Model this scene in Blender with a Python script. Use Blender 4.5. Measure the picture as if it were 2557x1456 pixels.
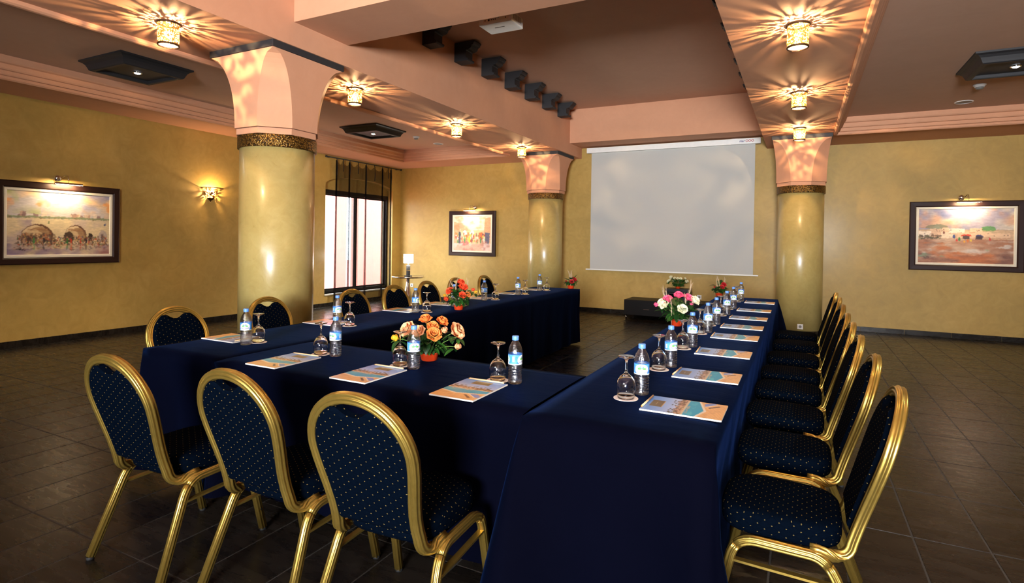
import bpy, bmesh, math, random
import numpy as np
from mathutils import Vector, Matrix
for o in list(bpy.data.objects): bpy.data.objects.remove(o)
scene = bpy.context.scene
COL = scene.collection
pi = math.pi
rnd = random.Random(7)

# ------------------------------------------------------------------ camera
F_PX, YAW, PITCH, ROLL, CX, CY = 1407.02, -0.468987, -0.0081276, -0.0152172, 1287.58, 612.75
CAM_H = 1.40
def cam_axes():
    cy, sy = math.cos(YAW), math.sin(YAW)
    f = Vector((sy*math.cos(PITCH), cy*math.cos(PITCH), math.sin(PITCH)))
    r0 = Vector((cy, -sy, 0)); d0 = f.cross(r0)
    return math.cos(ROLL)*r0+math.sin(ROLL)*d0, -math.sin(ROLL)*r0+math.cos(ROLL)*d0, f
cr, cd, cf = cam_axes()
cam = bpy.data.cameras.new('camera'); cam_o = bpy.data.objects.new('camera', cam); COL.objects.link(cam_o)
cam.sensor_fit = 'HORIZONTAL'; cam.sensor_width = 36; cam.lens = F_PX*36/2557
cam.shift_x = -(CX-1278.5)/2557; cam.shift_y = -(728-CY)/2557
cam.clip_start = .05
m = Matrix.Identity(4)
for i in range(3): m[i][0], m[i][1], m[i][2] = cr[i], -cd[i], -cf[i]
m.translation = (0, 0, CAM_H); cam_o.matrix_world = m
scene.camera = cam_o

# ------------------------------------------------------------------ world, exposure, daylight
WORLD_STRENGTH = 14.0
w = bpy.data.worlds.new('sky'); scene.world = w; w.use_nodes = True
w.node_tree.nodes['Background'].inputs[0].default_value = (.86, .93, 1.0, 1)
w.node_tree.nodes['Background'].inputs[1].default_value = WORLD_STRENGTH
vs = scene.view_settings
vs.view_transform = 'Standard'; vs.look = 'None'; vs.gamma = 1; vs.use_curve_mapping = False
vs.exposure = 0.45
def light(name, kind, loc, energy, color, parent=None, **kw):
    l = bpy.data.lights.new(name, kind); l.energy = energy; l.color = color
    for k, v in kw.items():
        if k not in ('rot',): setattr(l, k, v)
    o = bpy.data.objects.new(name, l); COL.objects.link(o); o.location = loc
    if 'rot' in kw: o.rotation_euler = kw['rot']
    if parent: o.parent = parent
    return o
WARM = (1.0, .66, .33)
LAMP_W, PICT_W, SCONCE_W, SPOT_W, REAR_W = 60, 6, 28, 195, 335
XL, XR, YW, YR = -8.58, 4.04, 10.80, -4.60      # left, right, far and rear wall planes
SOF, CEN, TRAY = 3.08, 3.93, 3.28               # soffit, central ceiling, tray ceiling heights
# added light standing in for a camera flash (its made-up opening is in wall_rear)
light('rear_flash_stand_in', 'AREA', (.5, YR-.02, 1.75), REAR_W, (.93, .96, 1.0), shape='RECTANGLE', size=1.7, size_y=1.5, rot=(pi/2+.25, 0, .19), spread=math.radians(88))
# portal that guides the sky light through the left window
light('window_portal', 'AREA', (XL-.17, 9.42, 1.35), 1, (1, 1, 1), shape='RECTANGLE', size=2.1, size_y=2.0, rot=(0, -pi/2, 0)).data.cycles.is_portal = True

# ------------------------------------------------------------------ node helper
def srgb(r, g, b):
    f = lambda c: (c/255/12.92) if c/255 <= .04045 else ((c/255+.055)/1.055)**2.4
    return (f(r), f(g), f(b), 1)
class NT:
    def __init__(s, name):
        s.m = bpy.data.materials.new(name); s.m.use_nodes = True
        s.t = s.m.node_tree; s.n = s.t.nodes; s.l = s.t.links
        s.bsdf = s.n['Principled BSDF']; s.out = s.n['Material Output']
    def add(s, typ, **kw):
        n = s.n.new(typ)
        for k, v in kw.items(): setattr(n, k, v)
        return n
    def set(s, inp, v):
        if isinstance(v, bpy.types.NodeSocket): s.l.new(v, inp)
        else:
            if isinstance(v, (tuple, list)) and len(v) == 3 and inp.type == 'RGBA': v = (*v, 1)
            inp.default_value = v
    def p(s, **kw):
        for k, v in kw.items(): s.set(s.bsdf.inputs[k.replace('_', ' ')], v)
    def math(s, op, a, b=0, c=0):
        n = s.add('ShaderNodeMath', operation=op)
        s.set(n.inputs[0], a); s.set(n.inputs[1], b); s.set(n.inputs[2], c); return n.outputs[0]
    def mix(s, f, a, b):
        n = s.add('ShaderNodeMix', data_type='RGBA'); s.set(n.inputs['Factor'], f)
        s.set(n.inputs[6], a); s.set(n.inputs[7], b); return n.outputs[2]
    def coord(s, what='Object', scale=(1, 1, 1)):
        t = s.add('ShaderNodeTexCoord'); mp = s.add('ShaderNodeMapping'); s.l.new(t.outputs[what], mp.inputs[0])
        mp.inputs['Scale'].default_value = scale; return mp.outputs[0]
    def noise(s, v, scale, detail=4, rough=.55, dist=0):
        n = s.add('ShaderNodeTexNoise'); s.set(n.inputs['Vector'], v); n.inputs['Scale'].default_value = scale
        n.inputs['Detail'].default_value = detail; n.inputs['Roughness'].default_value = rough
        n.inputs['Distortion'].default_value = dist; return n.outputs['Fac']
    def ramp(s, f, stops):
        n = s.add('ShaderNodeValToRGB'); s.set(n.inputs[0], f); e = n.color_ramp.elements
        while len(e) < len(stops): e.new(.5)
        for i, (p, c) in enumerate(stops): e[i].position = p; e[i].color = c if len(c) == 4 else (*c, 1)
        return n.outputs[0]
    def bump(s, h, strength, dist=.01):
        n = s.add('ShaderNodeBump'); s.set(n.inputs['Height'], h); n.inputs['Strength'].default_value = strength
        n.inputs['Distance'].default_value = dist; s.l.new(n.outputs[0], s.bsdf.inputs['Normal']); return n
def simple(name, c, rough=.5, metal=0, spec=.5, coat=0, emit=None, es=0, var=.08):
    t = NT(name); t.p(Roughness=rough, Metallic=metal)
    t.bsdf.inputs['Specular IOR Level'].default_value = spec
    if var:
        f = t.noise(t.coord(), 14, 3)
        t.p(Base_Color=t.mix(f, tuple(x*(1-var) for x in c[:3]), tuple(min(1, x*(1+var)) for x in c[:3])))
    else: t.p(Base_Color=c)
    if coat: t.p(Coat_Weight=coat, Coat_Roughness=.08)
    if emit: t.p(Emission_Color=emit, Emission_Strength=es)
    return t.m
MAT = {}
# polished lime plaster of the walls
def plaster(name, a, b, c, rough, coat, vscale):
    t = NT(name); v = t.coord()
    n1 = t.noise(v, 1.1*vscale, 6, .6, .6); n2 = t.noise(v, 5.5*vscale, 6, .65, 1.5); n3 = t.noise(v, 45, 4, .7)
    mixf = t.math('ADD', t.math('MULTIPLY', n1, .5), t.math('MULTIPLY', n2, .5))
    t.p(Base_Color=t.ramp(mixf, [(.32, a), (.5, b), (.68, c)]))
    t.p(Roughness=t.math('ADD', rough, t.math('MULTIPLY', n2, .18)))
    t.p(Coat_Weight=coat, Coat_Roughness=.18)
    t.bump(t.math('ADD', n2, t.math('MULTIPLY', n3, .35)), .22, .006)
    return t.m
MAT['wall'] = plaster('olive_plaster', srgb(159, 128, 60), srgb(173, 141, 70), srgb(185, 153, 82), .5, .05, 1)
MAT['shaft'] = plaster('polished_yellow_plaster', srgb(172, 150, 88), srgb(182, 161, 98), srgb(192, 172, 110), .22, .45, 1.6)
MAT['pink'] = plaster('pink_plaster', srgb(197, 142, 108), srgb(202, 147, 113), srgb(207, 152, 118), .75, 0, .8)
MAT['taupe'] = plaster('taupe_plaster', srgb(194, 154, 128), srgb(198, 158, 132), srgb(202, 162, 136), .8, 0, .8)
MAT['slate_black'] = simple('charcoal_paint', srgb(40, 40, 43), .65)
MAT['black_wood'] = simple('black_painted_wood', srgb(34, 33, 35), .6)
MAT['cabinet'] = simple('dark_espresso_wood', srgb(15, 11, 10), .45, spec=.18)
MAT['frame_wood'] = simple('dark_walnut_frame', srgb(44, 24, 20), .45, spec=.2)
MAT['liner'] = simple('cream_liner', srgb(226, 216, 196), .7)
MAT['chrome'] = simple('chrome', (.85, .85, .86, 1), .12, 1, var=0)
MAT['white_plastic'] = simple('white_plastic', srgb(228, 228, 224), .4)
MAT['grey_plastic'] = simple('grey_plastic', srgb(120, 118, 112), .5)
MAT['black_plastic'] = simple('black_plastic', srgb(16, 16, 18), .3)
MAT['screen'] = simple('screen_fabric', srgb(180, 181, 177), .8, var=.01)
MAT['white'] = simple('white_paper', srgb(236, 232, 226), .7)
MAT['coaster'] = simple('coaster_paper', srgb(236, 222, 214), .8, var=.03)
MAT['pencil'] = simple('pale_wood_pencil', srgb(226, 196, 150), .5)
MAT['pencil_tip'] = simple('pencil_tip_wood', srgb(214, 160, 84), .6)
MAT['blue_cap'] = simple('blue_bottle_cap', srgb(96, 146, 226), .4, var=.02)
MAT['pot'] = simple('orange_terracotta', srgb(214, 62, 18), .5)
MAT['leaf'] = simple('green_leaf', srgb(46, 92, 30), .42, var=.35)
MAT['leaf_dark'] = simple('dark_green_leaf', srgb(30, 66, 24), .42, var=.35)
MAT['stem'] = simple('green_stem', srgb(84, 118, 40), .5)
MAT['plume'] = simple('beige_grass_plume', srgb(206, 182, 150), .9)
MAT['brass_dark'] = simple('dark_bronze', srgb(70, 46, 22), .5, .6)
MAT['rubber'] = simple('black_rubber', srgb(12, 12, 12), .7)
MAT['text_blue'] = simple('navy_ink', srgb(36, 34, 120), .6, var=0)
MAT['text_red'] = simple('red_ink', srgb(196, 40, 60), .6, var=0)
MAT['exterior'] = simple('pink_exterior_wall', srgb(196, 122, 110), .9)
MAT['grout'] = simple('grey_grout', srgb(46, 40, 34), .9)
MAT['aluminium'] = simple('dark_window_aluminium', srgb(30, 28, 30), .35, .3)
MAT['sill'] = simple('white_sill', srgb(224, 220, 206), .5)
MAT['steel'] = simple('polished_steel', (.78, .76, .74, 1), .16, 1, var=0)
for nm, c in dict(rose_orange=(238, 138, 62), rose_peach=(246, 178, 128), rose_coral=(246, 84, 44), rose_yellow=(244, 178, 40), rose_pink=(236, 92, 132), rose_white=(246, 240, 206), rose_red=(176, 16, 28)).items():
    MAT[nm] = simple(nm, srgb(*c), .6, var=.16)
# floor tile
def m_tile():
    t = NT('dark_slate_tile'); oi = t.add('ShaderNodeObjectInfo'); g = t.add('ShaderNodeNewGeometry')
    tc = t.add('ShaderNodeTexCoord')
    off = t.add('ShaderNodeVectorMath', operation='MULTIPLY_ADD')
    cmb = t.add('ShaderNodeCombineXYZ')
    rsum = t.math('ADD', oi.outputs['Random'], g.outputs['Random Per Island'])
    for i in range(3): t.set(cmb.inputs[i], t.math('MULTIPLY', rsum, 17+5*i))
    mp = t.add('ShaderNodeMapping'); t.l.new(g.outputs['Position'], mp.inputs[0]); mp.inputs['Scale'].default_value = (.55, 2.6, 1)
    va = t.add('ShaderNodeVectorMath', operation='ADD'); t.l.new(mp.outputs[0], va.inputs[0]); t.l.new(cmb.outputs[0], va.inputs[1])
    v = va.outputs[0]
    n1 = t.noise(v, 2.2, 6, .62, .8); n2 = t.noise(v, 9, 5, .65, .4); n3 = t.noise(g.outputs['Position'], 70, 3, .7)
    f = t.math('ADD', t.math('MULTIPLY', n1, .62), t.math('MULTIPLY', n2, .38))
    base = t.ramp(f, [(.3, srgb(18, 16, 15)), (.48, srgb(29, 24, 20)), (.6, srgb(37, 32, 27)), (.75, srgb(46, 44, 41))])
    val = t.add('ShaderNodeHueSaturation'); t.set(val.inputs['Color'], base)
    t.set(val.inputs['Value'], t.math('ADD', .85, t.math('MULTIPLY', t.math('FRACT', t.math('MULTIPLY', rsum, 7.3)), .3)))
    t.bsdf.inputs['Specular IOR Level'].default_value = .22; t.p(Base_Color=val.outputs[0]); t.p(Roughness=t.math('ADD', .13, t.math('MULTIPLY', n2, .3)))
    t.bump(t.math('ADD', n2, t.math('MULTIPLY', n3, .2)), .06, .006)
    return t.m
MAT['tile'] = m_tile()
# gold frame tube
def m_gold():
    t = NT('brushed_gold_tube'); n = t.noise(t.coord(), 30, 3)
    t.p(Base_Color=t.mix(n, srgb(166, 136, 60), srgb(194, 164, 84)), Metallic=.85, Roughness=.3)
    return t.m
MAT['gold'] = m_gold()
# hammered brass collar
def m_brass():
    t = NT('hammered_brass'); v = t.coord(); vo = t.add('ShaderNodeTexVoronoi'); t.l.new(v, vo.inputs['Vector']); vo.inputs['Scale'].default_value = 75
    n = t.noise(v, 60, 3)
    t.p(Base_Color=t.ramp(vo.outputs['Distance'], [(.1, srgb(170, 128, 52)), (.5, srgb(104, 74, 30)), (.8, srgb(52, 36, 16))]), Metallic=.75, Roughness=.38)
    t.bump(t.math('ADD', vo.outputs['Distance'], n), .6, .01); return t.m
MAT['brass'] = m_brass()
# chair fabric: navy with a quincunx of small gold dots and thin darker lattice
def m_fabric():
    t = NT('navy_dotted_fabric'); u = t.add('ShaderNodeUVMap'); sep = t.add('ShaderNodeSeparateXYZ'); t.l.new(u.outputs[0], sep.inputs[0])
    us, vv = t.math('DIVIDE', sep.outputs[0], .045), t.math('DIVIDE', sep.outputs[1], .030)
    a = t.math('ADD', us, vv); b = t.math('SUBTRACT', us, vv)
    fa = t.math('ABSOLUTE', t.math('SUBTRACT', t.math('FRACT', a), .5)); fb = t.math('ABSOLUTE', t.math('SUBTRACT', t.math('FRACT', b), .5))
    dot = t.math('LESS_THAN', t.math('SQRT', t.math('ADD', t.math('MULTIPLY', fa, fa), t.math('MULTIPLY', fb, fb))), .075)
    line = t.math('LESS_THAN', t.math('MINIMUM', fa, fb), .03)
    n = t.noise(t.coord(), 90, 3, .7)
    base = t.mix(n, (.0005, .0016, .0042, 1), (.001, .003, .0076, 1))
    base = t.mix(t.math('MULTIPLY', line, .7), base, (.0004, .0008, .003, 1))
    base = t.mix(dot, base, srgb(104, 90, 54))
    t.p(Base_Color=base, Roughness=.85, Sheen_Weight=0, Sheen_Roughness=.4, Sheen_Tint=srgb(60, 100, 190))
    t.bsdf.inputs['Specular IOR Level'].default_value = .008
    t.bump(n, .15, .002); return t.m
MAT['fabric'] = m_fabric()
def m_cloth():
    t = NT('navy_tablecloth'); v = t.coord(); n = t.noise(v, 240, 2, .7); n2 = t.noise(v, 3, 4, .6); n3 = t.noise(t.coord(scale=(1, 3.2, 1)), 3.2, 3, .5, .6)
    t.p(Base_Color=t.mix(n2, (.0009, .001, .0036, 1), (.0013, .0015, .0052, 1)), Roughness=.8, Sheen_Weight=.014, Sheen_Roughness=.22, Sheen_Tint=(.1, .22, 1, 1))
    t.bsdf.inputs['Specular IOR Level'].default_value = .008
    b = t.bump(t.math('ADD', t.math('MULTIPLY', n, .04), n3), .3, .02)
    gl = t.add('ShaderNodeBsdfGlossy'); gl.inputs['Color'].default_value = (.07, .27, 1, 1); gl.inputs['Roughness'].default_value = .5; t.l.new(b.outputs[0], gl.inputs['Normal'])
    lw = t.add('ShaderNodeLayerWeight'); lw.inputs[0].default_value = .4
    mx = t.add('ShaderNodeMixShader'); t.set(mx.inputs[0], t.math('MULTIPLY', t.math('POWER', lw.outputs['Facing'], 2.5), .16))
    t.l.new(t.bsdf.outputs[0], mx.inputs[1]); t.l.new(gl.outputs[0], mx.inputs[2]); t.l.new(mx.outputs[0], t.out.inputs[0]); return t.m
MAT['cloth'] = m_cloth()
def m_glass(name, ior, tint=(1, 1, 1), rough=0.0):
    t = NT(name); t.p(Base_Color=(*tint, 1), Roughness=rough, IOR=ior, Transmission_Weight=1.0); return t.m
MAT['glass'] = m_glass('clear_glass', 1.45, (.98, .99, .985))
def m_pet():
    t = NT('clear_bottle_plastic'); tr = t.add('ShaderNodeBsdfTransparent'); tr.inputs[0].default_value = (.95, .975, .995, 1); gl = t.add('ShaderNodeBsdfGlossy'); gl.inputs['Roughness'].default_value = .04
    rf = t.add('ShaderNodeBsdfRefraction'); rf.inputs['IOR'].default_value = 1.12; rf.inputs['Color'].default_value = (.93, .97, 1, 1)
    b = t.add('ShaderNodeBump'); b.inputs['Strength'].default_value = .7; b.inputs['Distance'].default_value = .004; t.set(b.inputs['Height'], t.noise(t.coord(scale=(1, 1, 1.7)), 60, 1, .5, 1.8))
    for q in (gl, rf): t.l.new(b.outputs[0], q.inputs['Normal'])
    lw = t.add('ShaderNodeLayerWeight'); lw.inputs[0].default_value = .35; t.l.new(b.outputs[0], lw.inputs['Normal'])
    m1 = t.add('ShaderNodeMixShader'); m1.inputs[0].default_value = .55; t.l.new(tr.outputs[0], m1.inputs[1]); t.l.new(rf.outputs[0], m1.inputs[2])
    m2 = t.add('ShaderNodeMixShader'); t.set(m2.inputs[0], t.math('ADD', .12, t.math('MULTIPLY', lw.outputs['Facing'], .4))); t.l.new(m1.outputs[0], m2.inputs[1]); t.l.new(gl.outputs[0], m2.inputs[2]); t.l.new(m2.outputs[0], t.out.inputs[0]); return t.m
MAT['water'] = m_pet()
def m_thin(name, col, fac, glossy=.06):
    t = NT(name); tr = t.add('ShaderNodeBsdfTransparent'); gl = t.add('ShaderNodeBsdfGlossy'); gl.inputs['Roughness'].default_value = .05
    tr.inputs[0].default_value = (*col, 1); mx = t.add('ShaderNodeMixShader'); mx.inputs[0].default_value = glossy
    t.l.new(tr.outputs[0], mx.inputs[1]); t.l.new(gl.outputs[0], mx.inputs[2]); t.l.new(mx.outputs[0], t.out.inputs[0]); return t.m
MAT['pane'] = m_thin('window_pane', (.97, .98, .98), 0)
def m_sheer():
    t = NT('black_sheer_voile'); tr = t.add('ShaderNodeBsdfTransparent'); df = t.add('ShaderNodeBsdfDiffuse'); df.inputs[0].default_value = srgb(26, 20, 18)
    wv = t.noise(t.coord(scale=(1, 40, 1)), 8, 2)
    mx = t.add('ShaderNodeMixShader'); t.set(mx.inputs[0], t.math('ADD', .42, t.math('MULTIPLY', wv, .2)))
    t.l.new(tr.outputs[0], mx.inputs[1]); t.l.new(df.outputs[0], mx.inputs[2]); t.l.new(mx.outputs[0], t.out.inputs[0]); return t.m
MAT['sheer'] = m_sheer()
MAT['tie'] = simple('black_voile_tie', srgb(18, 14, 14), .9)
# pierced metal of the lamps: real holes in the sheet let the bulb's light through
def m_pierced(name, scale, thr, col):
    t = NT(name); u = t.add('ShaderNodeUVMap')
    n = t.noise(u.outputs[0], scale, 2, .5, .6); vo = t.add('ShaderNodeTexVoronoi'); t.l.new(u.outputs[0], vo.inputs['Vector']); vo.inputs['Scale'].default_value = scale*.8
    hole = t.math('GREATER_THAN', t.math('ADD', n, t.math('MULTIPLY', t.math('SUBTRACT', .4, vo.outputs['Distance']), .35)), thr)
    t.p(Base_Color=col, Metallic=.5, Roughness=.4)
    tr = t.add('ShaderNodeBsdfTransparent'); mx = t.add('ShaderNodeMixShader'); t.set(mx.inputs[0], hole)
    t.l.new(t.bsdf.outputs[0], mx.inputs[1]); t.l.new(tr.outputs[0], mx.inputs[2]); t.l.new(mx.outputs[0], t.out.inputs[0]); return t.m
MAT['pierced'] = m_pierced('pierced_brass', 98, .49, srgb(232, 178, 84))
MAT['filigree'] = m_pierced('bronze_filigree', 55, .5, srgb(150, 96, 44))
def m_emit(name, c, s):
    t = NT(name); e = t.add('ShaderNodeEmission'); e.inputs[0].default_value = (*c, 1); e.inputs[1].default_value = s; t.l.new(e.outputs[0], t.out.inputs[0]); return t.m
def m_envelope(name, c, s, f):
    t = NT(name); tr = t.add('ShaderNodeBsdfTransparent'); e = t.add('ShaderNodeEmission'); e.inputs[0].default_value = (*c, 1); e.inputs[1].default_value = s
    mx = t.add('ShaderNodeMixShader'); mx.inputs[0].default_value = f; t.l.new(tr.outputs[0], mx.inputs[1]); t.l.new(e.outputs[0], mx.inputs[2]); t.l.new(mx.outputs[0], t.out.inputs[0]); return t.m
MAT['bulb'] = m_envelope('warm_bulb_envelope', (1, .82, .52), 60, .3)
MAT['bulb_cool'] = m_emit('cool_spot_bulb', (.92, .97, 1), 30)
MAT['tube_lamp'] = m_emit('warm_tube', (1, .85, .6), 14)
def m_diffuser():
    t = NT('frosted_lamp_glass'); tr = t.add('ShaderNodeBsdfTransparent'); e = t.add('ShaderNodeEmission'); e.inputs[0].default_value = (1, .86, .6, 1); e.inputs[1].default_value = 3.2
    mx = t.add('ShaderNodeMixShader'); mx.inputs[0].default_value = .5; t.l.new(tr.outputs[0], mx.inputs[1]); t.l.new(e.outputs[0], mx.inputs[2]); t.l.new(mx.outputs[0], t.out.inputs[0]); return t.m
MAT['diffuser'] = m_diffuser()
MAT['lamp_shade'] = m_emit('glowing_white_shade', (1, .95, .82), 85.0)
def m_vcol(name, rough=.5, coat=0):
    t = NT(name); a = t.add('ShaderNodeAttribute', attribute_name='Col'); t.p(Base_Color=a.outputs['Color'], Roughness=rough)
    if coat: t.p(Coat_Weight=coat, Coat_Roughness=.12)
    return t.m
MAT['canvas'] = m_vcol('painted_canvas', .6)
MAT['print'] = m_vcol('glossy_print', .35, .25)
MAT['label'] = m_vcol('bottle_label', .4)

# ------------------------------------------------------------------ mesh helpers
class MB:
    def __init__(s): s.v = []; s.f = []; s.sm = []; s.uv = None
    def add(s, verts, faces, smooth=False):
        b = len(s.v); s.v += [tuple(p) for p in verts]
        for f in faces: s.f.append([i+b for i in f]); s.sm.append(smooth)
        return s
    def box(s, x0, x1, y0, y1, z0, z1, bev=0):
        if x0 > x1: x0, x1 = x1, x0
        if y0 > y1: y0, y1 = y1, y0
        if z0 > z1: z0, z1 = z1, z0
        if not bev:
            v = [(x, y, z) for z in (z0, z1) for y in (y0, y1) for x in (x0, x1)]
            return s.add(v, [(0, 2, 3, 1), (4, 5, 7, 6), (0, 1, 5, 4), (2, 6, 7, 3), (0, 4, 6, 2), (1, 3, 7, 5)])
        bev = min(bev, (x1-x0)*.49, (y1-y0)*.49, (z1-z0)*.49)
        bm = bmesh.new(); bmesh.ops.create_cube(bm, size=1)
        for q in bm.verts: q.co = Vector(((x0+x1)/2+q.co.x*(x1-x0), (y0+y1)/2+q.co.y*(y1-y0), (z0+z1)/2+q.co.z*(z1-z0)))
        bmesh.ops.bevel(bm, geom=bm.edges[:], offset=bev, segments=2, affect='EDGES', profile=.6)
        bm.verts.index_update(); s.add([q.co[:] for q in bm.verts], [[q.index for q in f.verts] for f in bm.faces]); bm.free(); return s
    def lathe(s, prof, n=32, c=(0, 0, 0), axis='z', cap=True, smooth=True):
        vs_, fs = [], []
        for r, z in prof:
            for k in range(n):
                a = 2*pi*k/n; x, y = r*math.cos(a), r*math.sin(a)
                p = (x, y, z) if axis == 'z' else ((x, z, y) if axis == 'y' else (z, x, y))
                vs_.append((p[0]+c[0], p[1]+c[1], p[2]+c[2]))
        for i in range(len(prof)-1):
            for k in range(n): fs.append((i*n+k, i*n+(k+1) % n, (i+1)*n+(k+1) % n, (i+1)*n+k))
        s.add(vs_, fs, smooth)
        if cap:
            b = len(s.v)-len(vs_)
            if prof[0][0] > 1e-5: s.f.append([b+k for k in range(n)][::-1]); s.sm.append(False)
            if prof[-1][0] > 1e-5: s.f.append([b+(len(prof)-1)*n+k for k in range(n)]); s.sm.append(False)
        return s
    def sweep(s, path, prof, up=Vector((0, 0, 1)), cap=True, closed=False, smooth=True):
        # prof: list of (a, b) offsets along (side, normal); up gives the side direction reference
        path = [Vector(p) for p in path]; n = len(path); k = len(prof); vs_ = []
        for i, p in enumerate(path):
            if closed: t = path[(i+1) % n]-path[i-1]
            else: t = path[min(i+1, n-1)]-path[max(i-1, 0)]
            t.normalize(); sd = up.cross(t)
            if sd.length < 1e-4: sd = Vector((1, 0, 0)).cross(t)
            sd.normalize(); nn = t.cross(sd)
            for a, b in prof: vs_.append(p+sd*a+nn*b)
        fs = []
        for i in range(n if closed else n-1):
            for j in range(k): fs.append((i*k+j, i*k+(j+1) % k, ((i+1) % n)*k+(j+1) % k, ((i+1) % n)*k+j))
        s.add(vs_, fs, smooth)
        if cap and not closed:
            b = len(s.v)-len(vs_)
            s.f.append([b+j for j in range(k)][::-1]); s.sm.append(False); s.f.append([b+(n-1)*k+j for j in range(k)]); s.sm.append(False)
        return s
    def tube(s, path, r, n=10, up=Vector((0, 0, 1))):
        return s.sweep(path, [(r*math.cos(2*pi*j/n), r*math.sin(2*pi*j/n)) for j in range(n)], up)
    def prism(s, poly, axis, a0, a1, smooth=False):
        # poly in the two other axes, extruded along axis from a0 to a1
        def P(u, v, a): return {'x': (a, u, v), 'y': (u, a, v), 'z': (u, v, a)}[axis]
        n = len(poly); vs_ = [P(u, v, a0) for u, v in poly]+[P(u, v, a1) for u, v in poly]
        fs = [tuple(range(n))[::-1], tuple(range(n, 2*n))]+[(i, (i+1) % n, n+(i+1) % n, n+i) for i in range(n)]
        return s.add(vs_, fs, smooth)
    def sphere(s, c, r, n=16, mrings=8, sz=1):
        prof = [(max(r*math.sin(pi*i/mrings), 1e-6), -r*sz*math.cos(pi*i/mrings)) for i in range(mrings+1)]
        return s.lathe(prof, n, c, cap=False)
    def mesh(s, name, mat, fix=True, uvbox=False, uvs=None):
        me = bpy.data.meshes.new(name); me.from_pydata(s.v, [], s.f)
        me.polygons.foreach_set('use_smooth', s.sm)
        if fix:
            bm = bmesh.new(); bm.from_mesh(me); bmesh.ops.recalc_face_normals(bm, faces=bm.faces[:]); bm.to_mesh(me); bm.free()
        if uvbox:
            ul = me.uv_layers.new(name='UVMap')
            for pg in me.polygons:
                nx, ny, nz = abs(pg.normal.x), abs(pg.normal.y), abs(pg.normal.z)
                for li in pg.loop_indices:
                    co = me.vertices[me.loops[li].vertex_index].co
                    ul.data[li].uv = (co.x, co.y) if nz >= nx and nz >= ny else ((co.x, co.z) if ny >= nx else (co.y, co.z))
        if uvs is not None:
            ul = me.uv_layers.new(name='UVMap')
            for pg in me.polygons:
                for li in pg.loop_indices: ul.data[li].uv = uvs[me.loops[li].vertex_index]
        if mat: me.materials.append(MAT[mat] if isinstance(mat, str) else mat)
        me.update(); return me
    def obj(s, name, mat, parent=None, loc=(0, 0, 0), rot=(0, 0, 0), **kw):
        return link(name, s.mesh(name, mat, **kw), parent, loc, rot)
def link(name, me, parent=None, loc=(0, 0, 0), rot=(0, 0, 0)):
    o = bpy.data.objects.new(name, me); COL.objects.link(o); o.location = loc; o.rotation_euler = rot
    if parent: o.parent = parent
    return o
def tag(o, label=None, cat=None, group=None, kind=None):
    if label: o['label'] = label
    if cat: o['category'] = cat
    if group: o['group'] = group
    if kind: o['kind'] = kind
    return o
def empty(name, loc=(0, 0, 0), rz=0, label=None, cat=None, group=None):
    o = bpy.data.objects.new(name, None); COL.objects.link(o); o.location = loc; o.rotation_euler = (0, 0, rz); o.empty_display_size = .1
    return tag(o, label, cat, group)
def dup(root, loc, rz=None, label=None, group=None):
    r = root.copy(); COL.objects.link(r); r.location = loc
    if rz is not None: r.rotation_euler = (0, 0, rz)
    if label: r['label'] = label
    if group: r['group'] = group
    for ch in list(root.children):
        c = ch.copy(); COL.objects.link(c); c.parent = r
        for g in list(ch.children):
            d = g.copy(); COL.objects.link(d); d.parent = c
    return r
def ordinal(i): return ('first', 'second', 'third', 'fourth', 'fifth', 'sixth', 'seventh', 'eighth', 'ninth')[i]
def grid_mesh(name, W, H, P, img, mat):
    """flat printed sheet: P(u, v) -> point, colours img[h, w, 3] (sRGB 0..1, row 0 at the top)"""
    vs_ = [P(i/(W-1), j/(H-1)) for j in range(H) for i in range(W)]
    fs = [(j*W+i, j*W+i+1, (j+1)*W+i+1, (j+1)*W+i) for j in range(H-1) for i in range(W-1)]
    me = bpy.data.meshes.new(name); me.from_pydata(vs_, [], fs)
    c = np.clip(img[::-1], 0, 1); lin = np.where(c <= .04045, c/12.92, ((c+.055)/1.055)**2.4)
    at = me.color_attributes.new('Col', 'FLOAT_COLOR', 'POINT')
    at.data.foreach_set('color', np.concatenate([lin, np.ones((H, W, 1))], 2).astype(np.float32).ravel())
    me.materials.append(MAT[mat]); me.update(); return me
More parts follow.
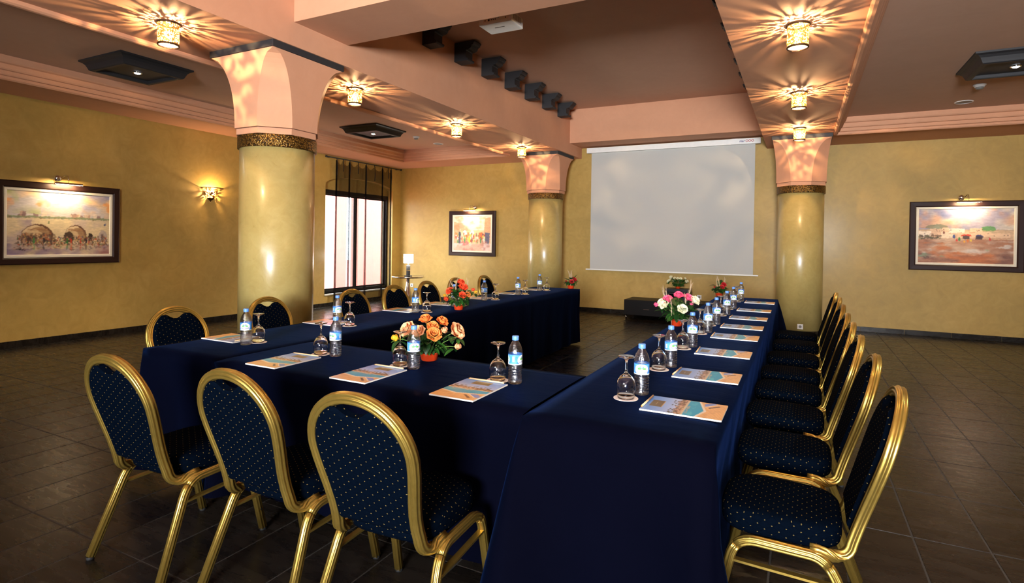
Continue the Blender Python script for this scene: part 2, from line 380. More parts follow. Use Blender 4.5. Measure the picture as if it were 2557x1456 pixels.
# small numpy painting kit for the flat prints
nr = np.random.RandomState(3)
def vnoise(H, W, gh, gw):
    g = nr.rand(gh+2, gw+2); y = np.linspace(0, gh, H); x = np.linspace(0, gw, W); yi, xi = y.astype(int), x.astype(int)
    fy, fx = (y-yi)[:, None], (x-xi)[None]; fy = fy*fy*(3-2*fy); fx = fx*fx*(3-2*fx)
    a = g[yi][:, xi]; b = g[yi][:, xi+1]; c = g[yi+1][:, xi]; d = g[yi+1][:, xi+1]
    return (a*(1-fx)+b*fx)*(1-fy)+(c*(1-fx)+d*fx)*fy
class Paint:
    def __init__(s, W, H):
        s.W, s.H = W, H; s.a = np.zeros((H, W, 3)); s.v, s.u = np.meshgrid(np.linspace(0, 1, H), np.linspace(0, 1, W), indexing='ij')
    def put(s, mask, c, al=1):
        k = (np.asarray(mask, float)*al)[..., None]; s.a = s.a*(1-k)+np.array(c)/255*k; return s
    def rect(s, u0, v0, u1, v1, c, al=1): return s.put((s.u >= u0) & (s.u <= u1) & (s.v >= v0) & (s.v <= v1), c, al)
    def ell(s, u, v, ru, rv, c, al=1, top=None):
        k = ((s.u-u)/ru)**2+((s.v-v)/rv)**2 <= 1
        if top is not None: k &= s.v <= top
        return s.put(k, c, al)
    def poly(s, pts, c, al=1):
        ins = np.zeros_like(s.u, bool); n = len(pts)
        for i in range(n):
            (x0, y0), (x1, y1) = pts[i], pts[i-1]
            if y0 != y1: ins ^= ((y0 > s.v) != (y1 > s.v)) & (s.u < (x1-x0)*(s.v-y0)/(y1-y0)+x0)
        return s.put(ins, c, al)
    def cloud(s, c, gh, gw, lo=.45, hi=.75, al=.8, mask=1):
        n = vnoise(s.H, s.W, gh, gw)*.65+vnoise(s.H, s.W, gh*3, gw*3)*.35
        return s.put(np.clip((n-lo)/(hi-lo), 0, 1)*mask, c, al)
    def dabs(s, n, u0, u1, v0, v1, cols, ru, rv, al=.8):
        for i in range(n):
            s.ell(nr.uniform(u0, u1), nr.uniform(v0, v1), ru*nr.uniform(.4, 1.3), rv*nr.uniform(.4, 1.3), cols[nr.randint(len(cols))], al)
        return s
def _finish(s):
    # loose brushwork: warp the picture by noise, soften, add streaks of pigment
    H, W = s.H, s.W; k = W/110
    dx = ((vnoise(H, W, 26, 38)-.5)*1.1+(vnoise(H, W, 60, 80)-.5)*1.1)*k; dy = ((vnoise(H, W, 26, 38)-.5)*1.1+(vnoise(H, W, 60, 80)-.5)*1.1)*k
    jj, ii = np.meshgrid(np.arange(H), np.arange(W), indexing='ij')
    a = s.a[np.clip(jj+dy, 0, H-1).astype(int), np.clip(ii+dx, 0, W-1).astype(int)]
    for _ in range(2):
        p_ = np.pad(a, ((1, 1), (1, 1), (0, 0)), 'edge'); a = (p_[:-2, 1:-1]+p_[2:, 1:-1]+p_[1:-1, :-2]+p_[1:-1, 2:]+2*a)/6
    st = (vnoise(H, W, 70, 22)-.5)*.09+(vnoise(H, W, 110, 60)-.5)*.07
    return np.clip(a*(1+st[..., None]), 0, 1)
Paint.finish = _finish
def text_mesh(body, size, shear=0, bold=0):
    cu = bpy.data.curves.new('lettering', 'FONT'); cu.body = body; cu.size = size; cu.align_x = 'CENTER'; cu.align_y = 'CENTER'; cu.shear = shear; cu.offset = bold; cu.resolution_u = 2
    o = bpy.data.objects.new('lettering', cu); COL.objects.link(o); bpy.context.view_layer.update()
    me = bpy.data.meshes.new_from_object(o.evaluated_get(bpy.context.evaluated_depsgraph_get())); bpy.data.objects.remove(o); return me

# ================================================================== STRUCTURE
# ---- floor: grout slab with tiles laid on a 0.3015 x 0.62 m grid
TX, TY, GAP = .3015, .62, .005
floor = tag(MB().box(XL-.3, XR+.3, YR-.3, YW+.3, -.12, -.0025).obj('floor', 'grout'), 'dark slate tiled floor of the hall', None, None, 'structure')
def tile_mb(x0, x1, y0, y1):
    b = .003; z0, z1 = -.0025, 0
    return [(x0, y0, z0-.004), (x1, y0, z0-.004), (x1, y1, z0-.004), (x0, y1, z0-.004), (x0+b, y0+b, z1), (x1-b, y0+b, z1), (x1-b, y1-b, z1), (x0+b, y1-b, z1)]
TF = [(0, 1, 5, 4), (1, 2, 6, 5), (2, 3, 7, 6), (3, 0, 4, 7), (4, 5, 6, 7)]
def to_px(p):
    v = Vector(p)-Vector((0, 0, CAM_H)); z = v.dot(cf)
    if z < .2: return None
    return CX+F_PX*v.dot(cr)/z, CY+F_PX*v.dot(cd)/z, z
tiles = []
i0, i1 = math.floor((XL-.8)/TX), math.ceil((XR-.8)/TX)
for i in range(i0, i1):
    for j in range(math.floor((YR-3.288)/TY), math.ceil((YW-3.288)/TY)):
        x0, x1 = max(XL, .805+i*TX), min(XR, .805+(i+1)*TX); y0, y1 = max(YR, 3.288+j*TY), min(YW, 3.288+(j+1)*TY)
        if x1-x0 < .03 or y1-y0 < .03: continue
        cxx, cyy = (x0+x1)/2, (y0+y1)/2
        hid = (-3.3 < cxx < -2.75 and 1.95 < cyy < 7.1) or (-.85 < cxx < -.3 and 1.95 < cyy < 7.1) or (-3.3 < cxx < -.3 and 1.95 < cyy < 2.5)
        q = to_px((cxx, cyy, 0)); area = 0
        if q and -60 < q[0] < 2617 and q[1] < 1540 and not hid: area = 1/q[2]**3
        tiles.append((area, x0, x1, y0, y1))
tiles.sort(reverse=True)
full = MB().add(tile_mb(-TX/2+GAP/2, TX/2-GAP/2, -TY/2+GAP/2, TY/2-GAP/2), TF).mesh('tile', 'tile', fix=False)
rest = MB(); nt = 0
for a, x0, x1, y0, y1 in tiles:
    if a > 0 and nt < 298 and abs(x1-x0-TX) < 1e-4 and abs(y1-y0-TY) < 1e-4:
        link('tile', full, floor, ((x0+x1)/2, (y0+y1)/2, 0)); nt += 1
    else: rest.add(tile_mb(x0+GAP/2, x1-GAP/2, y0+GAP/2, y1-GAP/2), TF)
tag(rest.obj('tile_field', 'tile', floor, fix=False), kind='stuff')

# ---- walls
NY0, NY1, NZ0, SPR, CRN = 8.41, 10.50, .26, 2.49, 2.68      # window niche: sides, sill, arch spring and crown
def arch_z(y):
    t = (y-(NY0+NY1)/2)/((NY1-NY0)/2); return SPR+(CRN-SPR)*math.sqrt(max(0, 1-t*t*.98))
ND = .14                                                     # niche depth
wl = MB(); TOP = 3.2
T = XL-.32
wl.box(T, XL, YR-.3, NY0, -.05, TOP); wl.box(T, XL, NY1, YW+.3, -.05, TOP); wl.box(T, XL, NY0, NY1, -.05, NZ0)
ys = [NY0+(NY1-NY0)*i/24 for i in range(25)]
wl.prism([(y, arch_z(y)) for y in ys]+[(NY1, TOP), (NY0, TOP)], 'x', T, XL)
# recessed panel between the arch and the window head
WZ1 = 2.40
wl.prism([(NY0, WZ1)]+[(NY1, WZ1)]+[(y, arch_z(y)) for y in ys[::-1]], 'x', T, XL-ND)
tag(wl.obj('wall_left', 'wall'), 'olive plastered left wall with window niche', None, None, 'structure')
tag(MB().box(XL-.3, XR+.3, YW, YW+.3, -.05, 3.6).obj('wall_far', 'wall'), 'olive plastered far wall behind the screen', None, None, 'structure')
tag(MB().box(XR, XR+.3, YR-.3, YW+.3, -.05, TOP).obj('wall_right', 'wall'), 'olive plastered right wall', None, None, 'structure')
wr = MB()
REAR_GAP = (-.4, 1.4, .95, 2.55)  # made-up opening in the rear wall, added for the stand-in light
wr.box(XL, REAR_GAP[0], YR-.3, YR, -.05, TOP); wr.box(REAR_GAP[1], XR, YR-.3, YR, -.05, TOP); wr.box(REAR_GAP[0], REAR_GAP[1], YR-.3, YR, -.05, REAR_GAP[2]); wr.box(REAR_GAP[0], REAR_GAP[1], YR-.3, YR, REAR_GAP[3], TOP)
tag(wr.obj('wall_rear', 'wall'), 'olive plastered rear wall with an added light opening', None, None, 'structure')
# baseboards: slate pieces 0.6 m long
def baseboard(name, p0, p1, nrm, label, start=0):
    L = (Vector(p1)-Vector(p0)); n = L.length; d = L.normalized(); o = empty(name, (0, 0, 0)); tag(o, label, None, None, 'structure')
    s = -start
    while s < n:
        a, b = max(0, s)+.0015, min(n, s+.604)-.0015
        if b-a > .02:
            A = Vector(p0)+d*a; B = Vector(p0)+d*b+Vector(nrm)*.012
            MB().box(A.x, B.x, A.y, B.y, 0.001, .08, .002).obj('baseboard_tile', 'tile', o)
        s += .604
baseboard('baseboard_left', (XL, YR, 0), (XL, YW, 0), (1, 0, 0), 'dark slate skirting along the left wall', .11)
baseboard('baseboard_far', (XL, YW, 0), (XR, YW, 0), (0, -1, 0), 'dark slate skirting along the far wall', .2)
baseboard('baseboard_right', (XR, YR, 0), (XR, YW, 0), (-1, 0, 0), 'dark slate skirting along the right wall', .3)

# ---- ceiling
LX0, LX1 = -5.12, -4.00         # left lamp strip
RX0, RX1 = -.56, .45            # right lamp strip
TL = (-7.62, LX0, -2.6, 9.66)   # left tray
TR = (RX1, 2.95, -2.6, 9.61)    # right tray
B1 = (3.53, 4.18); B2 = (10.13, YW); BZ = 3.29
c = MB(); UP = 4.1
# soffit slabs at 3.08
c.box(XL, TL[0], YR, YW, SOF, UP); c.box(TL[0], TL[1], TL[3], YW, SOF, UP); c.box(TL[0], TL[1], YR, TL[2], SOF, UP)
c.box(TR[1], XR, YR, YW, SOF, UP); c.box(TR[0], TR[1], TR[3], YW, SOF, UP); c.box(TR[0], TR[1], YR, TR[2], SOF, UP)
ceiling = tag(c.obj('ceiling', 'pink'), 'pink plaster ceiling with coffers and beams', None, None, 'structure')
# the two lamp strips, beams between them and the raised panels are pieces of the ceiling
MB().box(LX0, LX1, YR, YW, SOF, UP).obj('beam', 'pink', ceiling)
MB().box(RX0, RX1, YR, YW, SOF, UP).obj('beam', 'pink', ceiling)
MB().box(LX1, RX0, B1[0], B1[1], BZ, UP).obj('cross_beam', 'pink', ceiling)
MB().box(LX1, RX0, B2[0], B2[1], BZ, UP).obj('cross_beam', 'pink', ceiling)
MB().box(LX1, RX0, -2.75, -2.1, BZ, UP).obj('cross_beam', 'pink', ceiling)
MB().box(LX1, RX0, YR, YW, CEN, UP).obj('ceiling_panel', 'taupe', ceiling)
MB().box(TL[0], TL[1], TL[2], TL[3], TRAY, UP).obj('tray_panel', 'taupe', ceiling)
MB().box(TR[0], TR[1], TR[2], TR[3], TRAY, UP).obj('tray_panel', 'taupe', ceiling)
# stepped mouldings round the trays
def moulding(name, R, label):
    x0, x1, y0, y1 = R; mb = MB()
    prof = [(-.05, .01), (-.05, -.028), (-.035, -.04), (-.012, -.042), (.006, -.028), (.006, .0), (.03, .004), (.036, .016), (.036, .05), (.058, .056), (.066, .07), (.066, .115), (.09, .125), (.1, .14), (.1, .2), (-.0, .2)]
    def pt(a, z, k):
        return [(x0+a, y0+a, SOF+z), (x1-a, y0+a, SOF+z), (x1-a, y1-a, SOF+z), (x0+a, y1-a, SOF+z)][k]
    n = len(prof)
    for k in range(4):
        k2 = (k+1) % 4
        vs_ = [pt(a, z, k) for a, z in prof]+[pt(a, z, k2) for a, z in prof]
        mb.add(vs_, [(i, i+1, n+i+1, n+i) for i in range(n-1)])
    tag(mb.obj(name, 'pink', fix=False), label, None, None, 'structure')
moulding('trim_1', TL, 'stepped pink moulding round the left ceiling tray')
moulding('trim_2', TR, 'stepped pink moulding round the right ceiling tray')

# ---- window_1 in the niche
win = empty('window_1', (XL-ND-.03, (NY0+NY1)/2, NZ0)); tag(win, 'dark framed sliding window in the arched niche', None, None, 'structure')
hw = (NY1-NY0)/2; WH = WZ1-NZ0
MB().box(-.04, .03, -hw, hw, WH-.085, WH, .004).box(-.04, .03, -hw, hw, 0, .055, .004).box(-.04, .03, -hw, -hw+.05, 0, WH, .004).box(-.04, .03, hw-.05, hw, 0, WH, .004).obj('window_frame', 'aluminium', win)
for s, xo, a, b in ((0, .0, -hw+.05, .04), (1, -.02, -.04, hw-.05)):
    sash = MB().box(xo-.008, xo+.012, a, a+.05, .055, WH-.085).box(xo-.008, xo+.012, b-.05, b, .055, WH-.085).box(xo-.008, xo+.012, a, b, .055, .09).box(xo-.008, xo+.012, a, b, WH-.12, WH-.085).obj('sash', 'aluminium', win)
    MB().box(xo, xo+.004, a+.05, b-.05, .09, WH-.12).obj('pane', 'pane', sash)
MB().box(.0, ND+.06, -hw-.0, hw+.0, -.03, .0, .004).obj('window_sill', 'sill', win)
# frame in the made-up light opening behind the camera
rear_frame = empty('added_rear_opening', ((REAR_GAP[0]+REAR_GAP[1])/2, YR-.15, REAR_GAP[2])); tag(rear_frame, 'added opening in the rear wall for a stand-in light', None, None, 'structure')
a, h = (REAR_GAP[1]-REAR_GAP[0])/2, REAR_GAP[3]-REAR_GAP[2]
MB().box(-a, a, -.03, .03, 0, .05).box(-a, a, -.03, .03, h-.05, h).box(-a, -a+.05, -.03, .03, 0, h).box(a-.05, a, -.03, .03, 0, h).obj('window_frame', 'aluminium', rear_frame)
# ---- outside, seen through the window
tag(MB().box(-30, XL-.4, -6, 40, -.3, -.2).obj('exterior_ground', 'exterior'), 'pale ground outside the window', None, None, 'structure')
tag(MB().box(-12.3, -12.0, 12.05, 12.6, -.3, 5).obj('exterior_wall', 'exterior'), 'narrow pink pier outside the window', None, None, 'structure')
tag(MB().box(-12.3, -12.0, 13.1, 14.25, -.3, 5).obj('exterior_wall', 'exterior'), 'wide pink wall outside the window', None, None, 'structure')

# ================================================================== COLUMNS
def column(x, y, label):
    t = empty('column', (x, y, 0), 0, label, 'column', 'columns under the beams')
    MB().lathe([(.33, .0), (.33, 2.215)], 64).obj('shaft', 'shaft', t)
    MB().lathe([(.331, .0015), (.343, .0015), (.343, .078), (.331, .082)], 64, cap=False).obj('base_ring', 'tile', t)
    MB().lathe([(.331, 2.205), (.345, 2.205), (.347, 2.21), (.347, 2.312), (.343, 2.318), (.331, 2.318)], 64, cap=False).obj('collar', 'brass', t)
    # capital: octagon at the foot, square at the head, sides flaring in a cove
    Z0, Z1 = 2.375, 3.02
    mb = MB(); n = 18; rings = []
    for i in range(n+1):
        s = i/n; hwd = .352+.052*s**2.6; ch = .586*hwd*math.sqrt(max(0, 1-s*s)); z = Z0+(Z1-Z0)*s
        rings.append([(hwd, -hwd+ch, z), (hwd, hwd-ch, z), (hwd-ch, hwd, z), (-hwd+ch, hwd, z), (-hwd, hwd-ch, z), (-hwd, -hwd+ch, z), (-hwd+ch, -hwd, z), (hwd-ch, -hwd, z)])
    vs_ = [p for r in rings for p in r]
    mb.add(vs_, [(i*8+k, i*8+(k+1) % 8, (i+1)*8+(k+1) % 8, (i+1)*8+k) for i in range(n) for k in range(8)])
    mb.add(rings[0], [tuple(range(8))[::-1]]); mb.add(rings[-1], [tuple(range(8))])
    cp = mb.obj('capital', 'pink', t)
    o8 = lambda h: [(h*(1 if k in (0, 1) else -1 if k in (4, 5) else (.414 if k in (2, 7) else -.414)), h*(1 if k in (2, 3) else -1 if k in (6, 7) else (-.414 if k in (0, 5) else .414))) for k in range(8)]
    MB().prism(o8(.338), 'z', 2.318, Z0-.004).obj('necking', 'pink', cp)
    MB().box(-.415, .415, -.415, .415, 3.022, 3.079, .004).obj('abacus', 'slate_black', t)
    return t
column(-4.425, 3.735, 'large yellow column nearest the camera with pink flared capital')
column(-4.45, 10.05, 'yellow column left of the white screen by the far wall')
column(-.02, 10.0, 'yellow column right of the white screen with socket at its foot')

# ================================================================== CORBELS
prof = [(0, 0), (.19, 0), (.2, .012), (.2, .026), (.178, .036), (.17, .05), (.17, .125), (.178, .135), (.215, .14), (.24, .152), (.25, .168), (.255, .185), (.275, .19), (.283, .2), (.288, .216), (.3, .22), (.3, .238), (0, .238)]
cme = MB().prism(prof, 'y', 0, .165).mesh('corbel', 'black_wood')
for k in range(7):
    o = link('corbel', cme, None, (LX1+.001, 5.392+.684*k, 3.675))
    tag(o, 'black carved corbel on the left beam, %s from the camera' % ordinal(k), 'corbel', 'corbels under the raised ceiling')
for k in range(8):
    o = link('corbel', cme, None, (RX0-.001, 4.873+.684*k, 3.675), (0, 0, pi)); 
    tag(o, 'black carved corbel on the right beam, %s from the camera' % ordinal(k), 'corbel', 'corbels under the raised ceiling')

# ================================================================== LAMPS
def cyl_uv_mesh(name, mat, prof, n=48):
    """open surface of revolution with UV in metres"""
    vs_, fs, uv = [], [], []; s = 0
    for i, (r, z) in enumerate(prof):
        if i: s += math.hypot(r-prof[i-1][0], z-prof[i-1][1])
        for k in range(n+1):
            a = 2*pi*k/n; vs_.append((r*math.cos(a), r*math.sin(a), z)); uv.append((a*.075, s))
    for i in range(len(prof)-1):
        for k in range(n): fs.append((i*(n+1)+k, i*(n+1)+k+1, (i+1)*(n+1)+k+1, (i+1)*(n+1)+k))
    mb = MB().add(vs_, fs, True); return mb.mesh(name, mat, fix=False, uvs=uv)
shade_me = cyl_uv_mesh('shade', 'pierced', [(.077, -.012), (.075, -.06), (.075, -.11), (.074, -.165)])
top_me = MB().lathe([(.072, -.001), (.085, -.001), (.087, -.006), (.085, -.012), (.072, -.012)], 48, cap=False).mesh('top_rim', 'brass_dark')
bot_me = MB().lathe([(.069, -.178), (.077, -.178), (.079, -.171), (.077, -.164), (.069, -.164)], 48, cap=False).mesh('bottom_rim', 'brass_dark')
dif_me = MB().lathe([(.0001, -.172), (.069, -.172)], 40, cap=False).mesh('diffuser', 'diffuser')
blb_me = MB().sphere((0, 0, -.085), .026, 16, 10, 1.3).mesh('bulb', 'bulb')
def ceiling_lamp(x, y, label):
    t = empty('ceiling_lamp', (x, y, SOF), rnd.random()*6, label, 'ceiling lamp', 'pierced cylinder ceiling lamps')
    for nm, me in (('shade', shade_me), ('top_rim', top_me), ('bottom_rim', bot_me), ('diffuser', dif_me), ('bulb', blb_me)): link(nm, me, t)
    light('lamp_light', 'POINT', (0, 0, -.085), LAMP_W, WARM, t, shadow_soft_size=.004)
LL = ['pierced brass cylinder ceiling lamp nearest the camera beside the big column', 'pierced brass ceiling lamp just beyond the big column', 'pierced brass ceiling lamp midway along the left beam', 'pierced brass ceiling lamp above the column left of the screen']
for i, y in enumerate((2.74, 4.83, 6.93, 9.07)): ceiling_lamp(-4.5, y, LL[i])
LR = ['largest pierced brass ceiling lamp on the right beam', 'middle pierced brass ceiling lamp on the right beam', 'pierced brass ceiling lamp above the column right of the screen']
for i, y in enumerate((4.81, 6.95, 9.07)): ceiling_lamp(-.05, y, LR[i])
ceiling_lamp(-.05, 2.70, 'pierced brass ceiling lamp on the right beam above the camera')

# ---- black moulded ceiling spotlights in the trays
def spot_panel(x, y, label):
    t = empty('ceiling_spotlight', (x, y, TRAY), 0, label, 'ceiling light', 'black moulded ceiling spotlights')
    mb = MB(); pr = [(.40, 0), (.40, -.018), (.385, -.024), (.372, -.03), (.352, -.05), (.338, -.08), (.33, -.1), (.318, -.108), (.285, -.108), (.28, -.1), (.28, -.07)]
    n = len(pr); q = lambda h, z: [(h, h*.97, z), (-h, h*.97, z), (-h, -h*.97, z), (h, -h*.97, z)]
    vs_ = [p for h, z in pr for p in q(h, z)]
    mb.add(vs_, [(i*4+k, i*4+(k+1) % 4, (i+1)*4+(k+1) % 4, (i+1)*4+k) for i in range(n-1) for k in range(4)])
    mb.obj('moulded_frame', 'black_wood', t, fix=False)
    MB().box(-.281, .281, -.273, .273, -.072, -.066).obj('back_panel', 'slate_black', t)
    sp = MB().lathe([(.03, -.074), (.045, -.074), (.047, -.082), (.04, -.09), (.034, -.086)], 32, cap=False).obj('spot_ring', 'chrome', t)
    MB().sphere((0, 0, -.082), .03, 20, 10, .5).obj('bulb', 'bulb_cool', sp)
    light('spot_light', 'SPOT', (0, 0, -.125), SPOT_W, (1, .93, .82), t, spot_size=math.radians(95), spot_blend=.7, shadow_soft_size=.03)
spot_panel(-6.6, 3.68, 'black moulded ceiling spotlight at the upper left, nearer the camera')
spot_panel(-6.58, 7.52, 'black moulded ceiling spotlight in the left tray near the window')
spot_panel(1.86, 7.2, 'black moulded ceiling spotlight in the right tray')
spot_panel(1.86, 3.4, 'black moulded ceiling spotlight in the right tray beside the camera')

# ---- detectors and ceiling loudspeakers
def detector(x, y, label):
    t = empty('smoke_detector', (x, y, TRAY), 0, label, 'smoke detector')
    MB().lathe([(.062, 0), (.062, -.012), (.05, -.022), (.046, -.034)], 32).obj('base', 'white_plastic', t)
    MB().lathe([(.04, -.034), (.036, -.05), (.026, -.056)], 32).obj('sensing_head', 'grey_plastic', t)
detector(-6.32, 8.38, 'white smoke detector in the left ceiling tray'); detector(1.8, 8.2, 'white smoke detector in the right ceiling tray')
def ceil_speaker(x, y, label):
    t = empty('ceiling_speaker', (x, y, TRAY), 0, label, 'loudspeaker')
    MB().lathe([(.1, 0), (.1, -.006), (.085, -.009), (.085, -.004)], 40, cap=False).obj('rim', 'white_plastic', t)
    MB().lathe([(.0001, -.0055), (.085, -.0055)], 40, cap=False).obj('grille', 'grey_plastic', t)
ceil_speaker(-6.38, 9.17, 'flat round speaker in the left ceiling tray'); ceil_speaker(1.84, 9.1, 'flat round speaker in the right ceiling tray')

# ---- sconce on the left wall
t = empty('wall_sconce', (XL, 5.93, 2.08), 0, 'bronze filigree wall sconce glowing beside the big column', 'wall lamp')
def half_uv(prof, n=32):
    vs_, fs, uv = [], [], []; s = 0
    for i, (r, z) in enumerate(prof):
        if i: s += math.hypot(r-prof[i-1][0], z-prof[i-1][1])
        for k in range(n+1):
            a = -pi/2+pi*k/n; vs_.append((max(r*math.cos(a), 0), r*math.sin(a), z)); uv.append((a*.09, s))
    for i in range(len(prof)-1):
        for k in range(n): fs.append((i*(n+1)+k, i*(n+1)+k+1, (i+1)*(n+1)+k+1, (i+1)*(n+1)+k))
    return MB().add(vs_, fs, True), uv
mb, uv = half_uv([(.105, .055), (.13, .075), (.165, .09), (.19, .1)]); mb.obj('flared_rim', 'filigree', t, fix=False, uvs=uv)
mb, uv = half_uv([(.06, -.06), (.085, -.035), (.102, .0), (.108, .03), (.105, .055)]); mb.obj('bowl', 'filigree', t, fix=False, uvs=uv)
mb, uv = half_uv([(.004, -.125), (.012, -.105), (.035, -.088), (.055, -.07), (.06, -.06)]); mb.obj('finial', 'brass_dark', t, fix=False, uvs=uv)
MB().tube([(.19*math.cos(-pi/2+pi*k/24), .19*math.sin(-pi/2+pi*k/24), .1) for k in range(25)], .005, 6).obj('rim_wire', 'brass_dark', t)
MB().sphere((.06, 0, .02), .028, 14, 8, 1.3).obj('bulb', 'bulb', t)
light('sconce_light', 'POINT', (.07, 0, .03), SCONCE_W, WARM, t, shadow_soft_size=.015)

# ================================================================== PAINTINGS
def paint_market():
    p = Paint(300, 208); p.a[:] = np.array((214, 190, 150))/255
    p.rect(0, 0, 1, .42, (206, 196, 196)); p.cloud((236, 196, 150), 4, 5, .4, .7, .9, p.v < .42); p.cloud((150, 150, 190), 3, 4, .55, .8, .8, (p.v < .42)*(p.u > .7)); p.cloud((176, 186, 110), 3, 4, .55, .8, .8, (p.v < .35)*(p.u < .3)); p.cloud((236, 150, 80), 5, 6, .62, .8, .7, (p.v > .12)*(p.v < .3))
    for i in range(26):
        u = nr.uniform(.02, .96); wd = nr.uniform(.02, .06); h = nr.uniform(.02, .07)
        p.rect(u, .38-h, u+wd, .4, [(222, 196, 170), (190, 150, 130), (140, 110, 110), (230, 210, 190)][nr.randint(4)], .8)
    p.rect(0, .385, 1, .415, (126, 140, 100), .8); p.dabs(120, 0, 1, .405, .43, [(110, 70, 50), (140, 120, 80), (90, 90, 60)], .012, .006, .6)
    p.rect(0, .42, 1, .82, (226, 206, 166), .85); p.cloud((196, 176, 170), 4, 6, .45, .75, .7, (p.v > .42)); p.cloud((150, 130, 150), 3, 4, .5, .8, .7, (p.u < .22)*(p.v > .45))
    for u, ru in ((.27, .145), (.64, .115)):
        p.ell(u, .7, ru, .19, (88, 54, 40), .9, .78); p.ell(u-.012, .708, ru*.9, .183, (222, 198, 158), .95, .78)
        p.ell(u+.02, .712, ru*.78, .16, (150, 112, 78), .75, .78); p.ell(u-.03, .73, ru*.6, .13, (214, 186, 144), .85, .78); p.rect(u-ru*.6, .585, u+ru*.55, .6, (150, 100, 64), .7); p.rect(u-ru*.7, .61, u+ru*.65, .618, (120, 80, 56), .6)
    p.ell(.57, .72, .05, .1, (60, 44, 34), .9, .8); p.rect(.775, .64, .815, .78, (44, 30, 24), .95); p.ell(.925, .72, .05, .13, (186, 170, 160), .9, .79); p.rect(.905, .66, .935, .78, (110, 90, 90), .8); p.rect(.94, .47, .96, .51, (60, 70, 120), .8); p.rect(.37, .46, .385, .5, (90, 110, 70), .8)
    p.cloud((150, 130, 150), 4, 6, .35, .75, .85, p.v > .82); p.cloud((206, 186, 160), 5, 6, .5, .75, .8, p.v > .8)
    dk = [(60, 42, 36), (90, 64, 50), (130, 90, 66), (170, 122, 84), (110, 84, 74), (190, 110, 66), (186, 70, 44), (74, 120, 70), (206, 176, 84), (96, 76, 104), (222, 196, 168), (50, 38, 44), (196, 160, 124)]
    p.dabs(260, .12, .42, .66, .8, dk[:6], .008, .02, .6); p.dabs(620, .08, .98, .7, .84, dk, .007, .016, .65); p.dabs(220, .06, .98, .82, .92, dk, .012, .008, .4)
    for u, cc in ((.33, (36, 28, 36)), (.555, (30, 120, 56)), (.595, (214, 56, 24)), (.75, (40, 30, 34)), (.24, (60, 150, 70)), (.69, (206, 70, 40))): p.ell(u, .77, .009, .05, cc, .85); p.ell(u, .88, .008, .05, cc, .4)
    p.rect(.405, .66, .409, .8, (90, 66, 56), .8); p.rect(.43, .66, .434, .8, (90, 66, 56), .8)
    for k in range(6): p.rect(.405, .675+.02*k, .434, .68+.02*k, (90, 66, 56), .8)
    p.cloud((120, 100, 140), 3, 5, .5, .8, .6, p.v > .9); p.cloud((126, 60, 66), 3, 5, .55, .8, .6, (p.v > .85)*(p.u > .75))
    p.dabs(14, .09, .16, .9, .925, [(50, 40, 40)], .01, .004, .8)
    return p.finish()
def paint_kasbah():
    p = Paint(300, 208); p.a[:] = np.array((190, 160, 130))/255
    p.rect(0, 0, 1, .38, (160, 150, 166)); p.cloud((214, 200, 180), 3, 4, .4, .65, .9, p.v < .38); p.cloud((110, 116, 156), 3, 4, .55, .8, .8, p.v < .38); p.cloud((206, 150, 116), 4, 5, .6, .8, .7, p.v < .35)
    p.ell(.2, .33, .12, .05, (110, 116, 90), .7); p.ell(.74, .37, .08, .06, (80, 140, 70), .8)
    p.rect(0, .4, 1, .56, (206, 170, 136), .8)
    for u0, v0, u1, v1 in ((.13, .36, .25, .5), (.26, .34, .33, .46), (.25, .42, .38, .56), (.33, .36, .5, .46), (.42, .43, .62, .55), (.55, .35, .68, .44), (.6, .42, .77, .54), (.77, .44, .96, .55), (0, .41, .14, .52)):
        p.rect(u0, v0, u1, v1, [(236, 212, 184), (226, 190, 156), (214, 176, 146), (240, 222, 200)][nr.randint(4)], .9); p.rect(u0, v1-.02, u1, v1, (170, 120, 90), .5)
        for k in range(4): p.ell(nr.uniform(u0, u1), nr.uniform(v0+.02, v1-.02), .004, .008, (90, 60, 56), .8)
    p.ell(.28, .435, .012, .03, (110, 50, 40), .9); p.rect(.37, .47, .395, .54, (50, 70, 130), .9); p.poly([(.47, .47), (.56, .47), (.57, .5), (.46, .5)], (206, 70, 50)); p.rect(.48, .49, .55, .55, (70, 50, 50), .9); p.ell(.65, .5, .04, .03, (50, 50, 100), .9); p.rect(.61, .5, .68, .57, (60, 44, 50), .9); p.dabs(60, .01, .25, .48, .56, [(90, 90, 60), (110, 84, 66), (70, 60, 50)], .014, .014, .7)
    p.rect(0, .56, 1, 1, (170, 118, 90), 1); p.cloud((206, 176, 150), 6, 4, .45, .75, .8, p.v > .55); p.cloud((110, 70, 60), 8, 4, .55, .8, .8, p.v > .55); p.cloud((196, 110, 60), 7, 4, .58, .8, .8, p.v > .62); p.cloud((216, 206, 196), 9, 5, .66, .82, .8, (p.v > .58)*(p.v < .85)); p.cloud((130, 160, 126), 8, 5, .74, .85, .7, p.v > .7)
    for u, v, cc in ((.415, .565, (206, 60, 50)), (.49, .6, (236, 170, 60)), (.53, .58, (206, 110, 50)), (.565, .58, (226, 196, 60)), (.76, .55, (190, 50, 50)), (.44, .55, (60, 120, 60))): p.ell(u, v, .01, .03, cc, .95)
    p.dabs(16, .06, .14, .88, .92, [(70, 40, 40)], .01, .004, .8)
    return p.finish()
